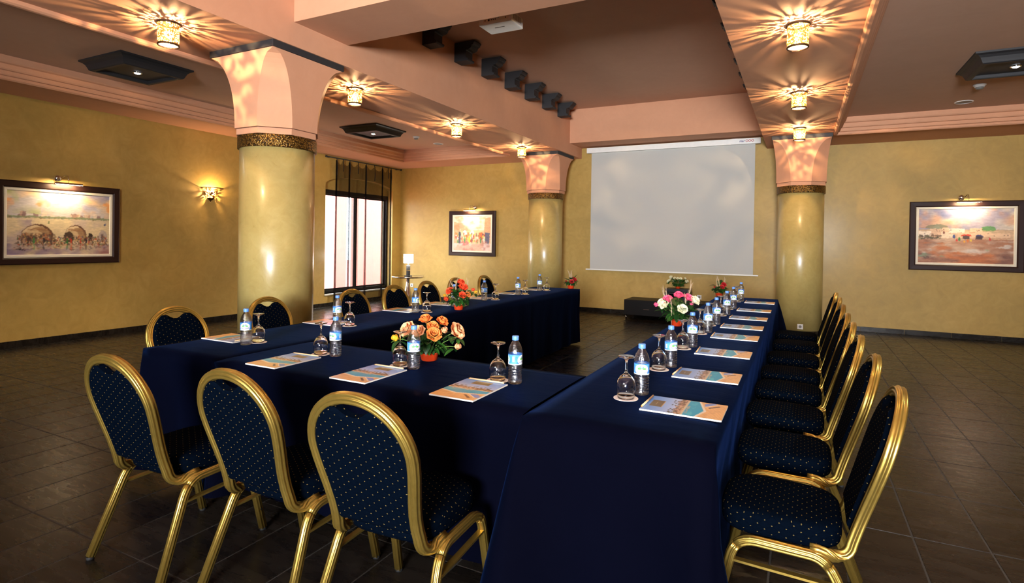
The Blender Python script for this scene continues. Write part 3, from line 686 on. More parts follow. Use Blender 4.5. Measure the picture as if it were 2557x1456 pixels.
def paint_street():
    p = Paint(220, 200); p.a[:] = np.array((226, 186, 146))/255
    p.rect(0, 0, 1, .4, (236, 214, 190)); p.cloud((206, 190, 200), 4, 4, .5, .75, .7, p.v < .3)
    p.poly([(0, .15), (.14, .2), (.2, 1), (0, 1)], (206, 160, 120)); p.poly([(1, .02), (.84, .06), (.78, .9), (1, .9)], (206, 156, 116)); p.cloud((190, 130, 90), 6, 6, .5, .75, .7)
    p.rect(.22, .42, .78, .66, (230, 190, 140), .7)
    for u in (.3, .5): p.ell(u, .52, .06, .12, (240, 230, 214), .9)
    dk = [(60, 60, 80), (206, 70, 40), (60, 130, 60), (236, 196, 60), (170, 60, 50), (240, 230, 220), (226, 120, 50), (110, 80, 70)]
    p.dabs(90, .05, .95, .5, .75, dk, .018, .05, .75); p.poly([(.14, .44), (.19, .46), (.19, .8), (.13, .8)], (60, 56, 76), .85); p.poly([(.84, .46), (.97, .48), (.95, .9), (.86, .86)], (84, 84, 110), .9); p.poly([(.68, .48), (.78, .46), (.76, .64), (.68, .66)], (226, 100, 56), .9)
    p.rect(0, .8, 1, 1, (206, 156, 136), .8); p.cloud((170, 110, 96), 5, 6, .5, .75, .8, p.v > .72); p.ell(.3, .78, .11, .07, (226, 96, 90), .8); p.cloud((226, 206, 200), 5, 6, .55, .75, .7, p.v > .78)
    for u, cc in ((.3, (50, 140, 70)), (.43, (236, 206, 50)), (.5, (150, 80, 70)), (.73, (50, 120, 60)), (.82, (230, 220, 206))): p.ell(u, .68, .018, .1, cc, .9)
    return p.finish()
def painting(loc, rz, wd, h, art, label, res, fw=.085):
    """stands against a wall, local x to the right, -y towards the room"""
    t = empty('framed_painting', loc, rz, label, 'painting', 'lit paintings on the walls'); D = .045
    fr = MB()
    P = [(0, 0), (0, -D), (.012, -D-.006), (fw-.015, -D-.004), (fw, -D+.008), (fw, -.012)]
    def ring(inset, y): return [(-wd/2+inset, y, inset), (wd/2-inset, y, inset), (wd/2-inset, y, h-inset), (-wd/2+inset, y, h-inset)]
    def loops(mb, pr):
        vs_ = [q for a, y in pr for q in ring(a, y)]; mb.add(vs_, [(i*4+k, i*4+(k+1) % 4, (i+1)*4+(k+1) % 4, (i+1)*4+k) for i in range(len(pr)-1) for k in range(4)])
    loops(fr, P); fr.obj('frame', 'frame_wood', t, fix=False)
    ln = MB(); loops(ln, [(fw, -.012), (fw, -.03), (fw+.004, -.034), (fw+.03, -.032), (fw+.036, -.024), (fw+.036, -.012)]); ln.obj('liner', 'liner', t, fix=False)
    i = fw+.034; me = grid_mesh('canvas', res[0], res[1], lambda u, v: (-wd/2+i+(wd-2*i)*u, -.02, i+(h-2*i)*v), art, 'canvas'); link('canvas', me, t)
    return t
painting((XL+.003, 3.855, 1.013), pi/2, 1.37, 1.03, paint_market(), 'dark framed painting of a market arcade on the left wall', (300, 208))
painting((-6.555, YW-.003, 1.045), 0, 1.2, 1.005, paint_street(), 'squarish dark framed painting of a busy street by the lamp table', (220, 200))
painting((2.225, YW-.003, 1.04), 0, 1.405, 1.07, paint_kasbah(), 'wide dark framed painting of a mud village on the right', (300, 208))
def picture_light(loc, rz, side, label, es):
    t = empty('picture_light', loc, rz, label, 'picture light', 'brass picture lights')
    MB().sphere((0, -.03, 0), .045, 20, 12).obj('rosette', 'chrome', t)
    MB().tube([(side*.045, -.03, .0), (side*.06, -.06, .035), (side*.065, -.1, .045), (side*.068, -.14, .03), (side*.07, -.155, -.02), (side*.07, -.15, -.06)], .005, 8).tube([(0, -.03, 0), (side*.045, -.03, 0)], .005, 8).obj('arm', 'chrome', t)
    c0 = side*.07
    # half-round reflector, open towards the picture and the wall
    n = 14; R = .019; vs_ = []; L = .155
    for k in range(n+1):
        a = math.radians(20)+math.radians(230)*k/n
        for x in (-L, L): vs_.append((c0+x, -.15+R*math.cos(a+pi*.5)*1.0, -.075+R*math.sin(a+pi*.0)*1.0))
    vs_ = []
    for k in range(n+1):
        a = math.radians(-20)+math.radians(220)*k/n
        dy, dz = R*math.cos(a), R*math.sin(a)
        for x in (-L, L): vs_.append((c0+x, -.15-dy, -.075+dz))
    mb = MB().add(vs_, [(2*k, 2*k+1, 2*k+3, 2*k+2) for k in range(n)], True)
    for x in (-L, L): mb.lathe([(.0001, x), (R, x)], 16, (c0, -.15, -.075), 'x', cap=False)
    mb.obj('reflector', 'chrome', t, fix=False)
    MB().lathe([(.008, -L*.85), (.008, L*.85)], 10, (c0, -.148, -.078), 'x').obj('tube', 'tube_lamp', t)
    l = light('picture_lamp', 'AREA', (c0, -.142, -.085), PICT_W*es, (1, .76, .42), t, shape='RECTANGLE', size=.24, size_y=.012)
    l.rotation_euler = (math.radians(48), 0, 0)
picture_light((XL+.004, 3.80, 2.115), pi/2, 1, 'chrome picture light over the market painting', 1)
picture_light((-6.47, YW-.004, 2.13), 0, -1, 'chrome picture light over the street painting', 1)
picture_light((2.17, YW-.004, 2.165), 0, 1, 'chrome picture light over the village painting', 1)

# ================================================================== SCREEN
t = empty('projection_screen', (-2.245, YW-.01, 0), 0, 'large white pull-down projection screen on the far wall', 'screen')
MB().box(-1.59, 1.59, -.16, -.04, 3.16, 3.26, .006).obj('housing', 'white_plastic', t)
MB().add([(-1.505, -.1, .865), (1.5, -.1, .865), (1.5, -.1, 3.17), (-1.505, -.1, 3.17), (-1.505, -.097, .865), (1.5, -.097, .865), (1.5, -.097, 3.17), (-1.505, -.097, 3.17)], [(0, 1, 2, 3), (7, 6, 5, 4), (0, 4, 5, 1), (2, 6, 7, 3), (0, 3, 7, 4), (1, 5, 6, 2)]).obj('screen_sheet', 'screen', t)
MB().box(-1.59, 1.585, -.112, -.085, .842, .866, .004).obj('bottom_bar', 'white_plastic', t)
for x in (-1.27, 1.17): MB().box(x-.06, x+.06, -.12, -.03, 3.26, 3.275).obj('mounting_clip', 'chrome', t)
me = text_mesh('mar', .055, .25, .001); me.materials.append(MAT['text_blue']); link('lettering', me, t, (1.285, -.1615, 3.212), (pi/2, 0, 0))
for k in range(3):
    ring = MB(); ring.sweep([(1.365+.046*k+.018*math.cos(2*pi*j/20), -.162, 3.214+.018*math.sin(2*pi*j/20)) for j in range(20)], [(.0035*math.cos(a), .001*math.sin(a)) for a in (0, pi/2, pi, 3*pi/2)], Vector((0, 1, 0)), closed=True)
    ring.obj('logo_ring', 'text_red', t)
# projector
t = empty('projector', (-2.5, 4.57, 3.358), 0, 'white ceiling projector hanging behind the cross beam', 'projector')
MB().box(-.17, .17, -.12, .12, 0, .095, .014).obj('body', 'white_plastic', t)
MB().box(-.12, .14, -.1215, -.119, .022, .075).obj('rear_panel', 'liner', t)
for k, x in enumerate((-.1, -.062, -.035, -.015, .005, .11)): MB().lathe([(.0001, -.1225), (.006+.004*(k % 5 == 1), -.1225)], 12, (x, 0, .038), 'y', cap=False).obj('port', 'black_plastic', t)
for k in range(7): MB().box(.1695, .1715, -.085+.022*k, -.076+.022*k, .03, .082).obj('vent_slot', 'grey_plastic', t)
MB().box(-.05, .05, -.03, -.02, -.0012, .001).obj('base_slot', 'black_plastic', t)
MB().lathe([(.034, .115), (.036, .14), (.03, .145), (.028, .138)], 28, (.04, 0, .045), 'y', cap=False).obj('lens_ring', 'chrome', t)
MB().lathe([(.0001, .134), (.029, .134)], 28, (.04, 0, .045), 'y', cap=False).obj('lens', 'black_plastic', t)
MB().tube([(.04, -.125, .05), (.035, -.15, .06), (.03, -.15, .1), (.02, -.08, .13), (0, 0, .14)], .006, 8).obj('cable', 'black_plastic', t)
MB().lathe([(.055, .095), (.055, .105), (.02, .11), (.02, .56), (.06, .565), (.06, .572)], 24).obj('ceiling_mount', 'white_plastic', t)

# ================================================================== AV CORNER
t = empty('media_cabinet', (-2.89, 10.14, 0), 0, 'long low black media cabinet below the screen', 'cabinet'); CW = 1.66
MB().box(0, CW, .012, .6, .075, .352, .003).obj('body', 'cabinet', t)
for k in range(2):
    d = MB().box(.006+k*CW/2, CW/2-.006+k*CW/2, -.004, .012, .08, .334, .002).obj('drawer', 'cabinet', t)
    MB().box(CW/4-.055+k*CW/2, CW/4+.055+k*CW/2, -.018, -.01, .187, .195, .002).box(CW/4-.05+k*CW/2, CW/4-.045+k*CW/2, -.012, -.004, .188, .194).box(CW/4+.045+k*CW/2, CW/4+.05+k*CW/2, -.012, -.004, .188, .194).obj('handle', 'chrome', d)
for x in (.035, CW-.035):
    for y in (.04, .56): MB().lathe([(.014, 0), (.014, .075)], 14, (x, y, 0)).obj('leg', 'chrome', t)
t = empty('av_receiver', (-1.975, 10.28, .352), 0, 'black amplifier standing on the media cabinet', 'amplifier')
MB().box(-.215, .215, 0, .36, .012, .165, .004).obj('body', 'black_plastic', t)
MB().box(-.15, .12, -.003, .001, .075, .14, .001).obj('display', simple('dark_display', (.002, .002, .003, 1), .1), t)
MB().lathe([(.028, -.012), (.03, 0)], 24, (.165, 0, .1), 'y').obj('volume_knob', 'black_plastic', t)
for x in (-.18, .18):
    for y in (.04, .32): MB().lathe([(.016, 0), (.016, .013)], 12, (x, y, 0)).obj('foot', 'rubber', t)
MB().box(-.06, .06, -.002, .001, .05, .056).obj('button_strip', 'grey_plastic', t)
t = empty('disc_player', (-1.97, 10.285, .517), 0, 'slim black disc player stacked under the white flowers', 'disc player')
MB().box(-.21, .21, 0, .3, .006, .066, .003).obj('body', 'black_plastic', t)
MB().box(-.205, .205, -.002, .001, .034, .038).obj('trim_line', 'chrome', t)
for x in (-.18, .18):
    for y in (.04, .26): MB().lathe([(.012, 0), (.012, .007)], 12, (x, y, 0)).obj('foot', 'rubber', t)
def outlet(loc, rz, label):
    t = empty('wall_socket', loc, rz, label, 'socket'); MB().box(-.04, .04, -.01, 0, -.04, .04, .004).obj('plate', 'white_plastic', t)
    MB().lathe([(.0001, -.0105), (.021, -.0105)], 20, (0, 0, 0), 'y', cap=False).obj('socket_well', 'grey_plastic', t)
outlet((-8.21, YW-.001, .31), 0, 'white wall socket beside the small lamp table')
outlet((-1.66, YW-.001, .41), 0, 'white wall socket right of the amplifier')
outlet((.007, 9.666, .152), 0, 'white socket at the foot of the right column')

# small table with lamp in the left corner
t = empty('side_table', (-7.4, 9.6, 0), 0, 'round glass table on a polished steel trumpet stem', 'table')
MB().lathe([(.17, 0), (.17, .012), (.12, .03), (.1, .1), (.105, .18), (.085, .26), (.055, .36), (.04, .46), (.035, .56), (.05, .592)], 40).obj('stem', 'steel', t)
MB().lathe([(.33, .592), (.335, .596), (.335, .612), (.33, .616)], 64).obj('table_top', 'glass', t)
MB().lathe([(.333, .59), (.341, .59), (.341, .618), (.333, .618)], 64, cap=False).obj('rim', 'steel', t)
t = empty('table_lamp', (-7.4, 9.6, .618), 0, 'small white lit lamp on the steel side table', 'lamp')
MB().box(-.06, .06, -.06, .06, 0, .014, .003).box(-.03, .03, -.03, .03, .014, .23, .004).obj('base', 'slate_black', t)
MB().box(-.031, .031, -.031, .031, .115, .127).lathe([(.012, .23), (.012, .28)], 12).obj('fitting', 'chrome', t)
MB().lathe([(.1, .28), (.1, .46)], 40, cap=False).obj('shade', 'lamp_shade', t)

# ================================================================== CURTAIN
rodx = XL+.085
t = empty('curtain_rod', (rodx, 9.5, 3.035), 0, 'thin black curtain rod above the window', 'curtain rod')
MB().lathe([(.011, -1.14), (.011, 1.17)], 14, (0, 0, 0), 'y').obj('pole', 'black_wood', t)
for s, y in ((-1, -1.14), (1, 1.17)): MB().sphere((0, y+s*.02, 0), .024, 14, 8).obj('finial', 'black_wood', t)
for y in (-1.05, 1.1): MB().box(-.084, .0, y-.008, y+.008, -.008, .008).obj('bracket', 'black_wood', t)
t = empty('curtain', (rodx, 9.5, 0), 0, 'sheer black curtain hanging before the window', 'curtain')
folds = [8.62, 8.99, 9.49, 10.03, 10.33]; path = []
y = 8.6
for i, fy in enumerate(folds):
    if i:
        a = path[-1][0]
        for k in range(1, 13):
            s = k/13; yy = a+(fy-a)*s; path.append((yy, .012*math.sin(s*pi*3)+.006*math.sin(s*17)))
    for k in range(7): path.append((fy+(.016 if k % 2 else -.016), -.012+.004*k))
ties = [8.62, 8.8, 8.99, 9.24, 9.49, 9.76, 10.03, 10.22, 10.33]
mb = MB(); NZ = 14; vs_ = []
for yy, xo in path:
    k = max([q for q in ties if q <= yy+.02] or [ties[0]]); nx = min([q for q in ties if q > k] or [k+.2]); s = (yy-k)/max(nx-k, 1e-3)
    top = 3.0-.09*math.sin(pi*min(max(s, 0), 1))
    for j in range(NZ+1):
        v = j/NZ; z = .06+(top-.06)*v; vs_.append((xo*(1+.8*(1-v)), yy-9.5+(yy-9.5)*.02*(1-v), z))
mb.add(vs_, [(i*(NZ+1)+j, (i+1)*(NZ+1)+j, (i+1)*(NZ+1)+j+1, i*(NZ+1)+j+1) for i in range(len(path)-1) for j in range(NZ)], True)
mb.obj('voile', 'sheer', t, fix=False)
for k, yy in enumerate(ties):
    L = (.28, .2, .24, .2, .56, .3, .4, .2, .3)[k]
    MB().tube([(.0, yy-9.5, 3.03), (.014, yy-9.5, 2.98), (.018, yy-9.5+.006, 2.98-L*.5), (.018, yy-9.5-.004, 2.98-L)], .008, 6).obj('tie', 'tie', t)

# ================================================================== TABLECLOTHS
TZ = .76
def tablecloth(x0, x1, y0, y1, sides, label, hem=.05, lean=None, seed=0, flare=.12):
    """sides: set of 'x0','x1','y0','y1' whose edge hangs down"""
    rg = random.Random(seed); lean = lean or {}
    nx, ny = max(6, int((x1-x0)/.07)), max(6, int((y1-y0)/.07)); V, Fc = [], []; idx = {}
    ph = [rg.uniform(0, 6.28) for _ in range(8)]
    for j in range(ny+1):
        for i in range(nx+1):
            x, y = x0+(x1-x0)*i/nx, y0+(y1-y0)*j/ny
            z = TZ-.0012-.0009*(math.sin(x*9+ph[0]+2*math.sin(y*2.1+ph[1]))+math.sin(y*11+ph[2]+1.5*math.sin(x*3+ph[3])))*.6
            e = min([9]+[abs(x-x0) if 'x0' in sides else 9, abs(x-x1) if 'x1' in sides else 9, abs(y-y0) if 'y0' in sides else 9, abs(y-y1) if 'y1' in sides else 9])
            if e < 1e-6: z = TZ-.008
            idx[i, j] = len(V); V.append((x, y, min(z, TZ-.0004)))
    for j in range(ny):
        for i in range(nx): Fc.append((idx[i, j], idx[i+1, j], idx[i+1, j+1], idx[i, j+1]))
    # skirt along the chain of hanging sides (counter-clockwise from above)
    order = [('y0', [(i, 0) for i in range(nx+1)], (0, -1)), ('x1', [(nx, j) for j in range(ny+1)], (1, 0)), ('y1', [(i, ny) for i in range(nx, -1, -1)], (0, 1)), ('x0', [(0, j) for j in range(ny, -1, -1)], (-1, 0))]
    st = 0
    if len(sides) < 4:
        for k in range(4):
            if order[k][0] in sides and order[k-1][0] not in sides: st = k
    chain = []
    for q in range(4):
        nm, pts, nn = order[(st+q) % 4]
        if nm not in sides: continue
        L = len(pts)
        for q2, ij in enumerate(pts):
            chain.append((ij, nn, nm, q2 == 0, q2 == L-1))
    # sample points on the chain with corner fans
    S = []
    for k, (ij, nn, nm, a, b) in enumerate(chain):
        p = V[idx[ij]]
        if a and k and chain[k-1][0] == ij:      # corner: fan of directions
            pn = chain[k-1][1]
            for f in (.25, .5, .75):
                d = Vector((pn[0]*(1-f)+nn[0]*f, pn[1]*(1-f)+nn[1]*f)).normalized(); S.append((p, (d.x, d.y), 1.0, nm, idx[ij]))
        S.append((p, nn, 0, nm, idx[ij]))
    if len(sides) == 4:
        pn, nn = chain[-1][1], chain[0][1]; p = V[idx[chain[0][0]]]
        for f in (.25, .5, .75):
            d = Vector((pn[0]*(1-f)+nn[0]*f, pn[1]*(1-f)+nn[1]*f)).normalized(); S.append((p, (d.x, d.y), 1.0, chain[0][2], idx[chain[0][0]]))
    corners = [s[0] for s in S if s[2] == 1.0]
    NR = 12; base = []
    cum = 0; prev = None
    for p, nn, cn, nm, vi in S:
        if prev is not None: cum += math.hypot(p[0]-prev[0], p[1]-prev[1])
        prev = p
        dc = min([9]+[math.hypot(p[0]-c_[0], p[1]-c_[1]) for c_ in corners])
        row = [vi]
        for r in range(1, NR+1):
            s = r/NR; z = (TZ-.008)*(1-s)+hem*s
            fold = (math.sin(cum*11+ph[4]+.8*math.sin(cum*3.1+ph[5]))+.6*math.sin(cum*23+ph[6]))*.011*s**.8
            ln = lean.get(nm, .03); fl = ln*s if ln >= 0 else ln*min(1, s*2.3)
            out = .006*min(1, s*6)+fl+fold+(flare*math.exp(-(dc/.075)**2)+.03*math.exp(-(dc/.22)**2))*s-.02*math.exp(-((dc-.22)/.08)**2)*s
            row.append(len(V)); V.append((p[0]+nn[0]*out, p[1]+nn[1]*out, z))
        base.append(row)
    n = len(base)
    for k in range(n if len(sides) == 4 else n-1):
        A, B = base[k], base[(k+1) % n]
        for r in range(NR):
            f = [A[r], A[r+1], B[r+1], B[r]]
            if r == 0 and A[0] == B[0]: f = [A[0], A[1], B[1]]
            Fc.append(f)
    mb = MB(); mb.add(V, Fc, True); return tag(mb.obj('tablecloth', 'cloth'), label, 'tablecloth', 'navy tablecloths')
tablecloth(-2.684, -.914, 1.885, 2.578, {'y0', 'y1'}, 'navy tablecloth on the front table nearest the camera', .1, {'y0': -.075, 'y1': .0}, 1)
tablecloth(-3.36, -2.688, 1.92, 3.874, {'y0', 'x0', 'x1'}, 'navy tablecloth on the near end of the left table row', .08, {'y0': -.02, 'x1': .0, 'x0': -.17}, 2, .06)
tablecloth(-3.36, -2.688, 3.878, 5.706, {'x0', 'x1'}, 'navy tablecloth in the middle of the left table row', .04, {'x1': .0, 'x0': -.17}, 3)
tablecloth(-3.36, -2.688, 5.71, 7.27, {'x0', 'x1', 'y1'}, 'navy tablecloth on the far end of the left table row', .03, {'x1': -.03, 'y1': -.02, 'x0': -.1}, 4, .01)
tablecloth(-.91, -.235, 1.875, 7.36, {'x0', 'x1', 'y0', 'y1'}, 'long navy tablecloth over the right table row', .03, {'y0': .0, 'x1': -.045, 'x0': .0, 'y1': .05}, 5)

# ================================================================== CHAIRS
def rib(a, b, n=40, k=8, amp=.12):
    out = []
    for i in range(n):
        th = 2*pi*(i+.5)/n; cc, ss = math.cos(th), math.sin(th)
        r = (abs(cc/a)**3.2+abs(ss/b)**3.2)**(-1/3.2)*(1+amp*math.cos(k*th)); out.append((r*cc, r*ss))
    return out
def bez(p0, p1, p2, n=6):
    p0, p1, p2 = Vector(p0), Vector(p1), Vector(p2); return [p0*(1-t)**2+p1*2*t*(1-t)+p2*t*t for t in [i/n for i in range(n+1)]]
def yb(z): return .085-(z-.40)*.30                # recline of the back
def hoop_pts(inset=0):
    """half outline of the back hoop (x >= 0) from the waist to the crown, as (x, z)"""
    pts = []
    ctrl = [(.166, .43), (.163, .47), (.165, .52), (.172, .57), (.181, .62), (.189, .67), (.193, .715)]
    pts += ctrl
    for k in range(1, 13):
        a = pi/2*k/12; pts.append((.193*math.cos(a)**.94 if k < 12 else 0, .715+.187*math.sin(a)))
    return pts
def make_chair():
    t = empty('banquet_chair', (0, 0, 0))
    P = rib(.0185, .0165)
    # back hoop ending in forward curls on the side rails
    half = [Vector((x, yb(z), z)) for x, z in hoop_pts()]
    curl = [Vector((.188, .20, .386))]+bez((.187, .175, .385), (.172, .085, .360), (.166, yb(.43), .43), 8)[:-1]
    R = curl+half; L = [Vector((-p.x, p.y, p.z)) for p in R[:-1]][::-1]
    MB().sweep(R+L, P, Vector((0, 1, 0))).obj('back_frame', 'gold', t)
    # back upholstery
    ip = []
    for x, z in hoop_pts():
        c_ = Vector((x, z)); ce = Vector((0, .69)); d = (c_-ce); ip.append((x-.0135*d.x/max(d.length, .01), z-.0135*d.y/max(d.length, .01)))
    ip = [q for q in ip if q[0] > .078]
    outl = [(.0, .446), (.1, .446), (.138, .447), (.1465, .454)]+ip[2:]
    zt = ip[-1][1]
    outl += [(.066, zt+.0), (.055, zt-.005), (.037, zt-.018), (.019, zt-.025), (0, zt-.027)]
    full_o = outl+[(-x, z) for x, z in outl[::-1] if x > 1e-6]
    bm = bmesh.new(); vv = [bm.verts.new((x, yb(z)-.012, z)) for x, z in full_o]; fc = bm.faces.new(vv)
    ex = bmesh.ops.extrude_face_region(bm, geom=[fc]); nf = [g for g in ex['geom'] if isinstance(g, bmesh.types.BMFace)]
    bmesh.ops.translate(bm, vec=(0, .024, .006), verts=[g for g in ex['geom'] if isinstance(g, bmesh.types.BMVert)])
    bmesh.ops.inset_region(bm, faces=nf, thickness=.02, depth=0); bmesh.ops.translate(bm, vec=(0, .014, .004), verts=list({v for f in nf for v in f.verts}))
    bmesh.ops.inset_region(bm, faces=[fc], thickness=.012, depth=0); bmesh.ops.translate(bm, vec=(0, -.005, -.001), verts=list(fc.verts))
    bm.verts.index_update(); mb = MB(); mb.add([v.co[:] for v in bm.verts], [[v.index for v in f.verts] for f in bm.faces]); bm.free()
    mb.obj('backrest', 'fabric', t, uvbox=True)
    # seat cushion
    n = 48; mb = MB(); V = []
    def outline(sc, ins):
        o = []
        for k in range(n):
            a = 2*pi*k/n; cc, ss = math.cos(a), math.sin(a); r = (abs(cc)**4+abs(ss)**4)**-.25
            u, v = r*cc, r*ss; hwid = (.193-.012*(1-(v+1)/2)); yy = .297+v*(.193-ins)
            if v > 0: yy += .012*(1-u*u)-.01
            o.append((u*(hwid-ins), yy))
        return o
    rings = [(.008, .386), (.0, .393), (-.004, .41), (-.004, .44), (.0, .455), (.009, .464), (.03, .470), (.12, .474)]
    for ins, z in rings: V += [(x, y, z) for x, y in outline(1, ins)]
    Fs = [(i*n+k, i*n+(k+1) % n, (i+1)*n+(k+1) % n, (i+1)*n+k) for i in range(len(rings)-1) for k in range(n)]
    Fs += [tuple(range(n))[::-1], tuple(range((len(rings)-1)*n, len(rings)*n))]
    mb.add(V, Fs, True).obj('seat', 'fabric', t, uvbox=True)
    # side frames: legs and rails
    LP = rib(.0155, .0145)
    for s in (-1, 1):
        q = lambda x, y, z: Vector((s*x, y, z))
        rail = bez(q(.207, .447, .30), q(.205, .434, .378), q(.204, .36, .378), 7)[3:]+bez(q(.203, .20, .376), q(.204, .142, .376), q(.208, .115, .30), 7)[:5]
        MB().sweep(rail, LP, Vector((1, 0, 0))).obj('seat_rail', 'gold', t)
        f = MB().sweep([rail[0], *bez(q(.207, .447, .30), q(.205, .434, .378), q(.204, .36, .378), 7)[:3][::-1], q(.2155, .513, .012)], LP, Vector((1, 0, 0))).obj('front_leg', 'gold', t)
        MB().lathe([(.014, 0), (.0155, .003), (.0155, .014)], 14, (s*.2155, .513, 0)).obj('foot_cap', 'rubber', f)
        MB().lathe([(.0001, s*.2295), (.005, s*.229)], 10, (0, .49, .11), 'x', cap=False).obj('screw', 'rubber', f)
        b = MB().sweep([rail[-1], *bez(q(.203, .20, .376), q(.204, .142, .376), q(.208, .115, .30), 7)[5:], q(.234, .004, .012)], LP, Vector((1, 0, 0))).obj('rear_leg', 'gold', t)
        MB().lathe([(.014, 0), (.0155, .003), (.0155, .014)], 14, (s*.234, .003, 0)).obj('foot_cap', 'rubber', b)
        MB().sweep([q(.208, .455, .30), q(.212, .11, .295)], [(-.004, -.012), (.004, -.012), (.004, .012), (-.004, .012)], Vector((1, 0, 0)), smooth=False).obj('stretcher', 'gold', t)
    return t
proto = make_chair(); used = [False]
def chair(x, y, rz, label, group):
    if not used[0]:
        used[0] = True; proto.location = (x, y, 0); proto.rotation_euler = (0, 0, rz); tag(proto, label, 'chair', group); return proto
    o = dup(proto, (x, y, 0), rz, label, group); o['category'] = 'chair'; return o
chair(-2.475, 1.34, .03, 'leftmost of the three navy gold-framed chairs at the front table', 'banquet chairs')
chair(-1.848, 1.412, .01, 'middle of the three navy gold-framed chairs at the front table', 'banquet chairs')
chair(-1.245, 1.40, .06, 'navy gold-framed chair at the front table, nearest the camera', 'banquet chairs')
for i, (y, x) in enumerate(((2.305, .245), (2.95, .24), (3.54, .23), (4.12, .235), (4.66, .24), (5.32, .25), (6.02, .265), (6.66, .265))):
    chair(x, y, pi/2+rnd.uniform(-.02, .02), 'navy gold-framed chair on the right side, %s from the camera' % ordinal(i), 'banquet chairs')
for i, (y, x) in enumerate(((2.36, -3.72), (3.13, -3.76), (4.04, -3.72), (4.68, -3.74), (5.36, -3.81), (6.05, -3.86), (6.72, -3.83))):
    chair(x, y, -pi/2+rnd.uniform(-.02, .02), 'navy gold-framed chair on the left side, %s from the camera' % ordinal(i), 'banquet chairs')

# ================================================================== PLACE SETTINGS
def paint_pad():
    p = Paint(74, 104); sky = np.array((78, 136, 216))/255; low = np.array((190, 204, 236))/255; k = np.clip(p.v/.42, 0, 1)[..., None]; p.a = sky*(1-k)+low*k
    p.rect(.3, .07, .72, .235, (110, 90, 52)); p.rect(.3, .225, .72, .235, (206, 160, 70)); p.rect(.42, .14, .6, .155, (170, 150, 110))
    p.rect(0, .42, 1, .52, (206, 160, 130)); p.dabs(150, 0, 1, .4, .5, [(110, 70, 50), (150, 100, 70), (220, 180, 150), (90, 70, 40), (130, 120, 60)], .03, .014, .8)
    for i in range(15):
        u = nr.uniform(.02, .98); v = nr.uniform(.34, .4); p.rect(u-.004, v, u+.004, .43, (110, 80, 60), .8); p.ell(u, v, .035, .012, (70, 60, 40), .9)
    p.rect(0, .5, 1, .53, (214, 190, 150)); p.rect(0, .52, 1, .56, (196, 196, 180))
    p.rect(0, .54, 1, 1, (238, 184, 116)); p.cloud((206, 150, 96), 14, 8, .45, .8, .5, p.v > .56)
    for k in range(9): p.put(np.abs(((p.u*.7+p.v)*9 % 1)-.5) < .035, (196, 146, 96), .12*(1))if False else None
    lines = (np.abs(((p.u*.35+p.v)*22 % 1)-.5) < .07)|(np.abs(((p.u*1.2-p.v*.5)*11 % 1)-.5) < .04); p.put(lines & (p.v > .6), (196, 146, 96), .45)
    p.poly([(0, .53), (1, .53), (1, .66), (.42, .785), (0, .70)], (236, 222, 200)); p.poly([(0, .53), (1, .53), (1, .64), (.42, .75), (0, .67)], (26, 160, 196)); p.cloud((96, 196, 206), 12, 6, .5, .75, .7, (p.v > .53)*(p.v < .64)); p.dabs(14, .1, .9, .53, .57, [(230, 200, 170), (206, 170, 140)], .04, .01, .7)
    p.poly([(.70, .74), (.88, .72), (1, .80), (1, .86), (.92, .86)], (120, 140, 200)); p.poly([(.62, .80), (.66, .78), (.86, .9), (.8, .92)], (110, 70, 50)); p.poly([(.68, .74), (.7, .73), (.94, .87), (.92, .88)], (240, 226, 206))
    return p.a
PW, PH = .21, .297
pad_top = grid_mesh('cover', 74, 104, lambda u, v: ((u-.5)*PW, (v-.5)*PH, .0062), paint_pad(), 'print')
pad_blk = MB().box(-PW/2, PW/2, -PH/2, PH/2, 0, .006).mesh('paper_block', 'white')
pen_me = MB().lathe([(.0001, -.094), (.0038, -.084)], 8, (0, 0, .004), 'x', cap=False).mesh('point', 'pencil_tip')
pen_b = MB().lathe([(.0038, -.084), (.0038, .088)], 8, (0, 0, .004), 'x').mesh('barrel', 'pencil')
# bottle
bp = [(.024, 0), (.029, .002), (.0315, .008), (.0318, .014)]
for k in range(6):
    z = .018+k*.0118; bp += [(.0294, z), (.0318, z+.0045), (.0318, z+.0075)]
bp += [(.0312, .09), (.0312, .132), (.0322, .136), (.0318, .146), (.0295, .158), (.0255, .17), (.0195, .181), (.0142, .189), (.0125, .193), (.0125, .2)]
bot_body = MB().lathe(bp, 32).mesh('body', 'water')
bot_cap = MB().lathe([(.0148, .1945), (.0152, .196), (.0152, .211), (.014, .2135)], 28).mesh('cap', 'blue_cap')
def paint_label():
    p = Paint(130, 40); p.a[:] = np.array((64, 140, 224))/255; p.cloud((110, 180, 240), 3, 12, .4, .7, .7)
    for u in (.2, .7):
        p.ell(u, .55, .15, .5, (240, 244, 250), .95); p.ell(u, .32, .05, .14, (90, 130, 200), .9); p.ell(u, .28, .02, .08, (240, 245, 250), .9); p.ell(u-.05, .45, .04, .1, (80, 180, 60), .9); p.ell(u+.055, .46, .04, .1, (90, 190, 70), .9)
    p.rect(.43, .3, .49, .75, (226, 236, 250), .8); p.rect(.93, .2, .98, .7, (226, 236, 250), .7); p.dabs(30, .42, .5, .1, .9, [(240, 245, 255), (60, 100, 190)], .008, .03, .7)
    p.rect(0, .9, 1, 1, (220, 236, 250)); p.rect(0, 0, 1, .06, (30, 100, 200))
    return p.a
LBR = .0319
lab_me = grid_mesh('label', 130, 12, lambda u, v: (LBR*math.cos(2*pi*u), LBR*math.sin(2*pi*u), .088+.046*v), paint_label()[np.linspace(0, 39, 12).astype(int)], 'label')
lab_me = grid_mesh('label', 130, 40, lambda u, v: (LBR*math.cos(2*pi*u), LBR*math.sin(2*pi*u), .088+.046*v), paint_label(), 'label')
for pg in lab_me.polygons: pg.use_smooth = True
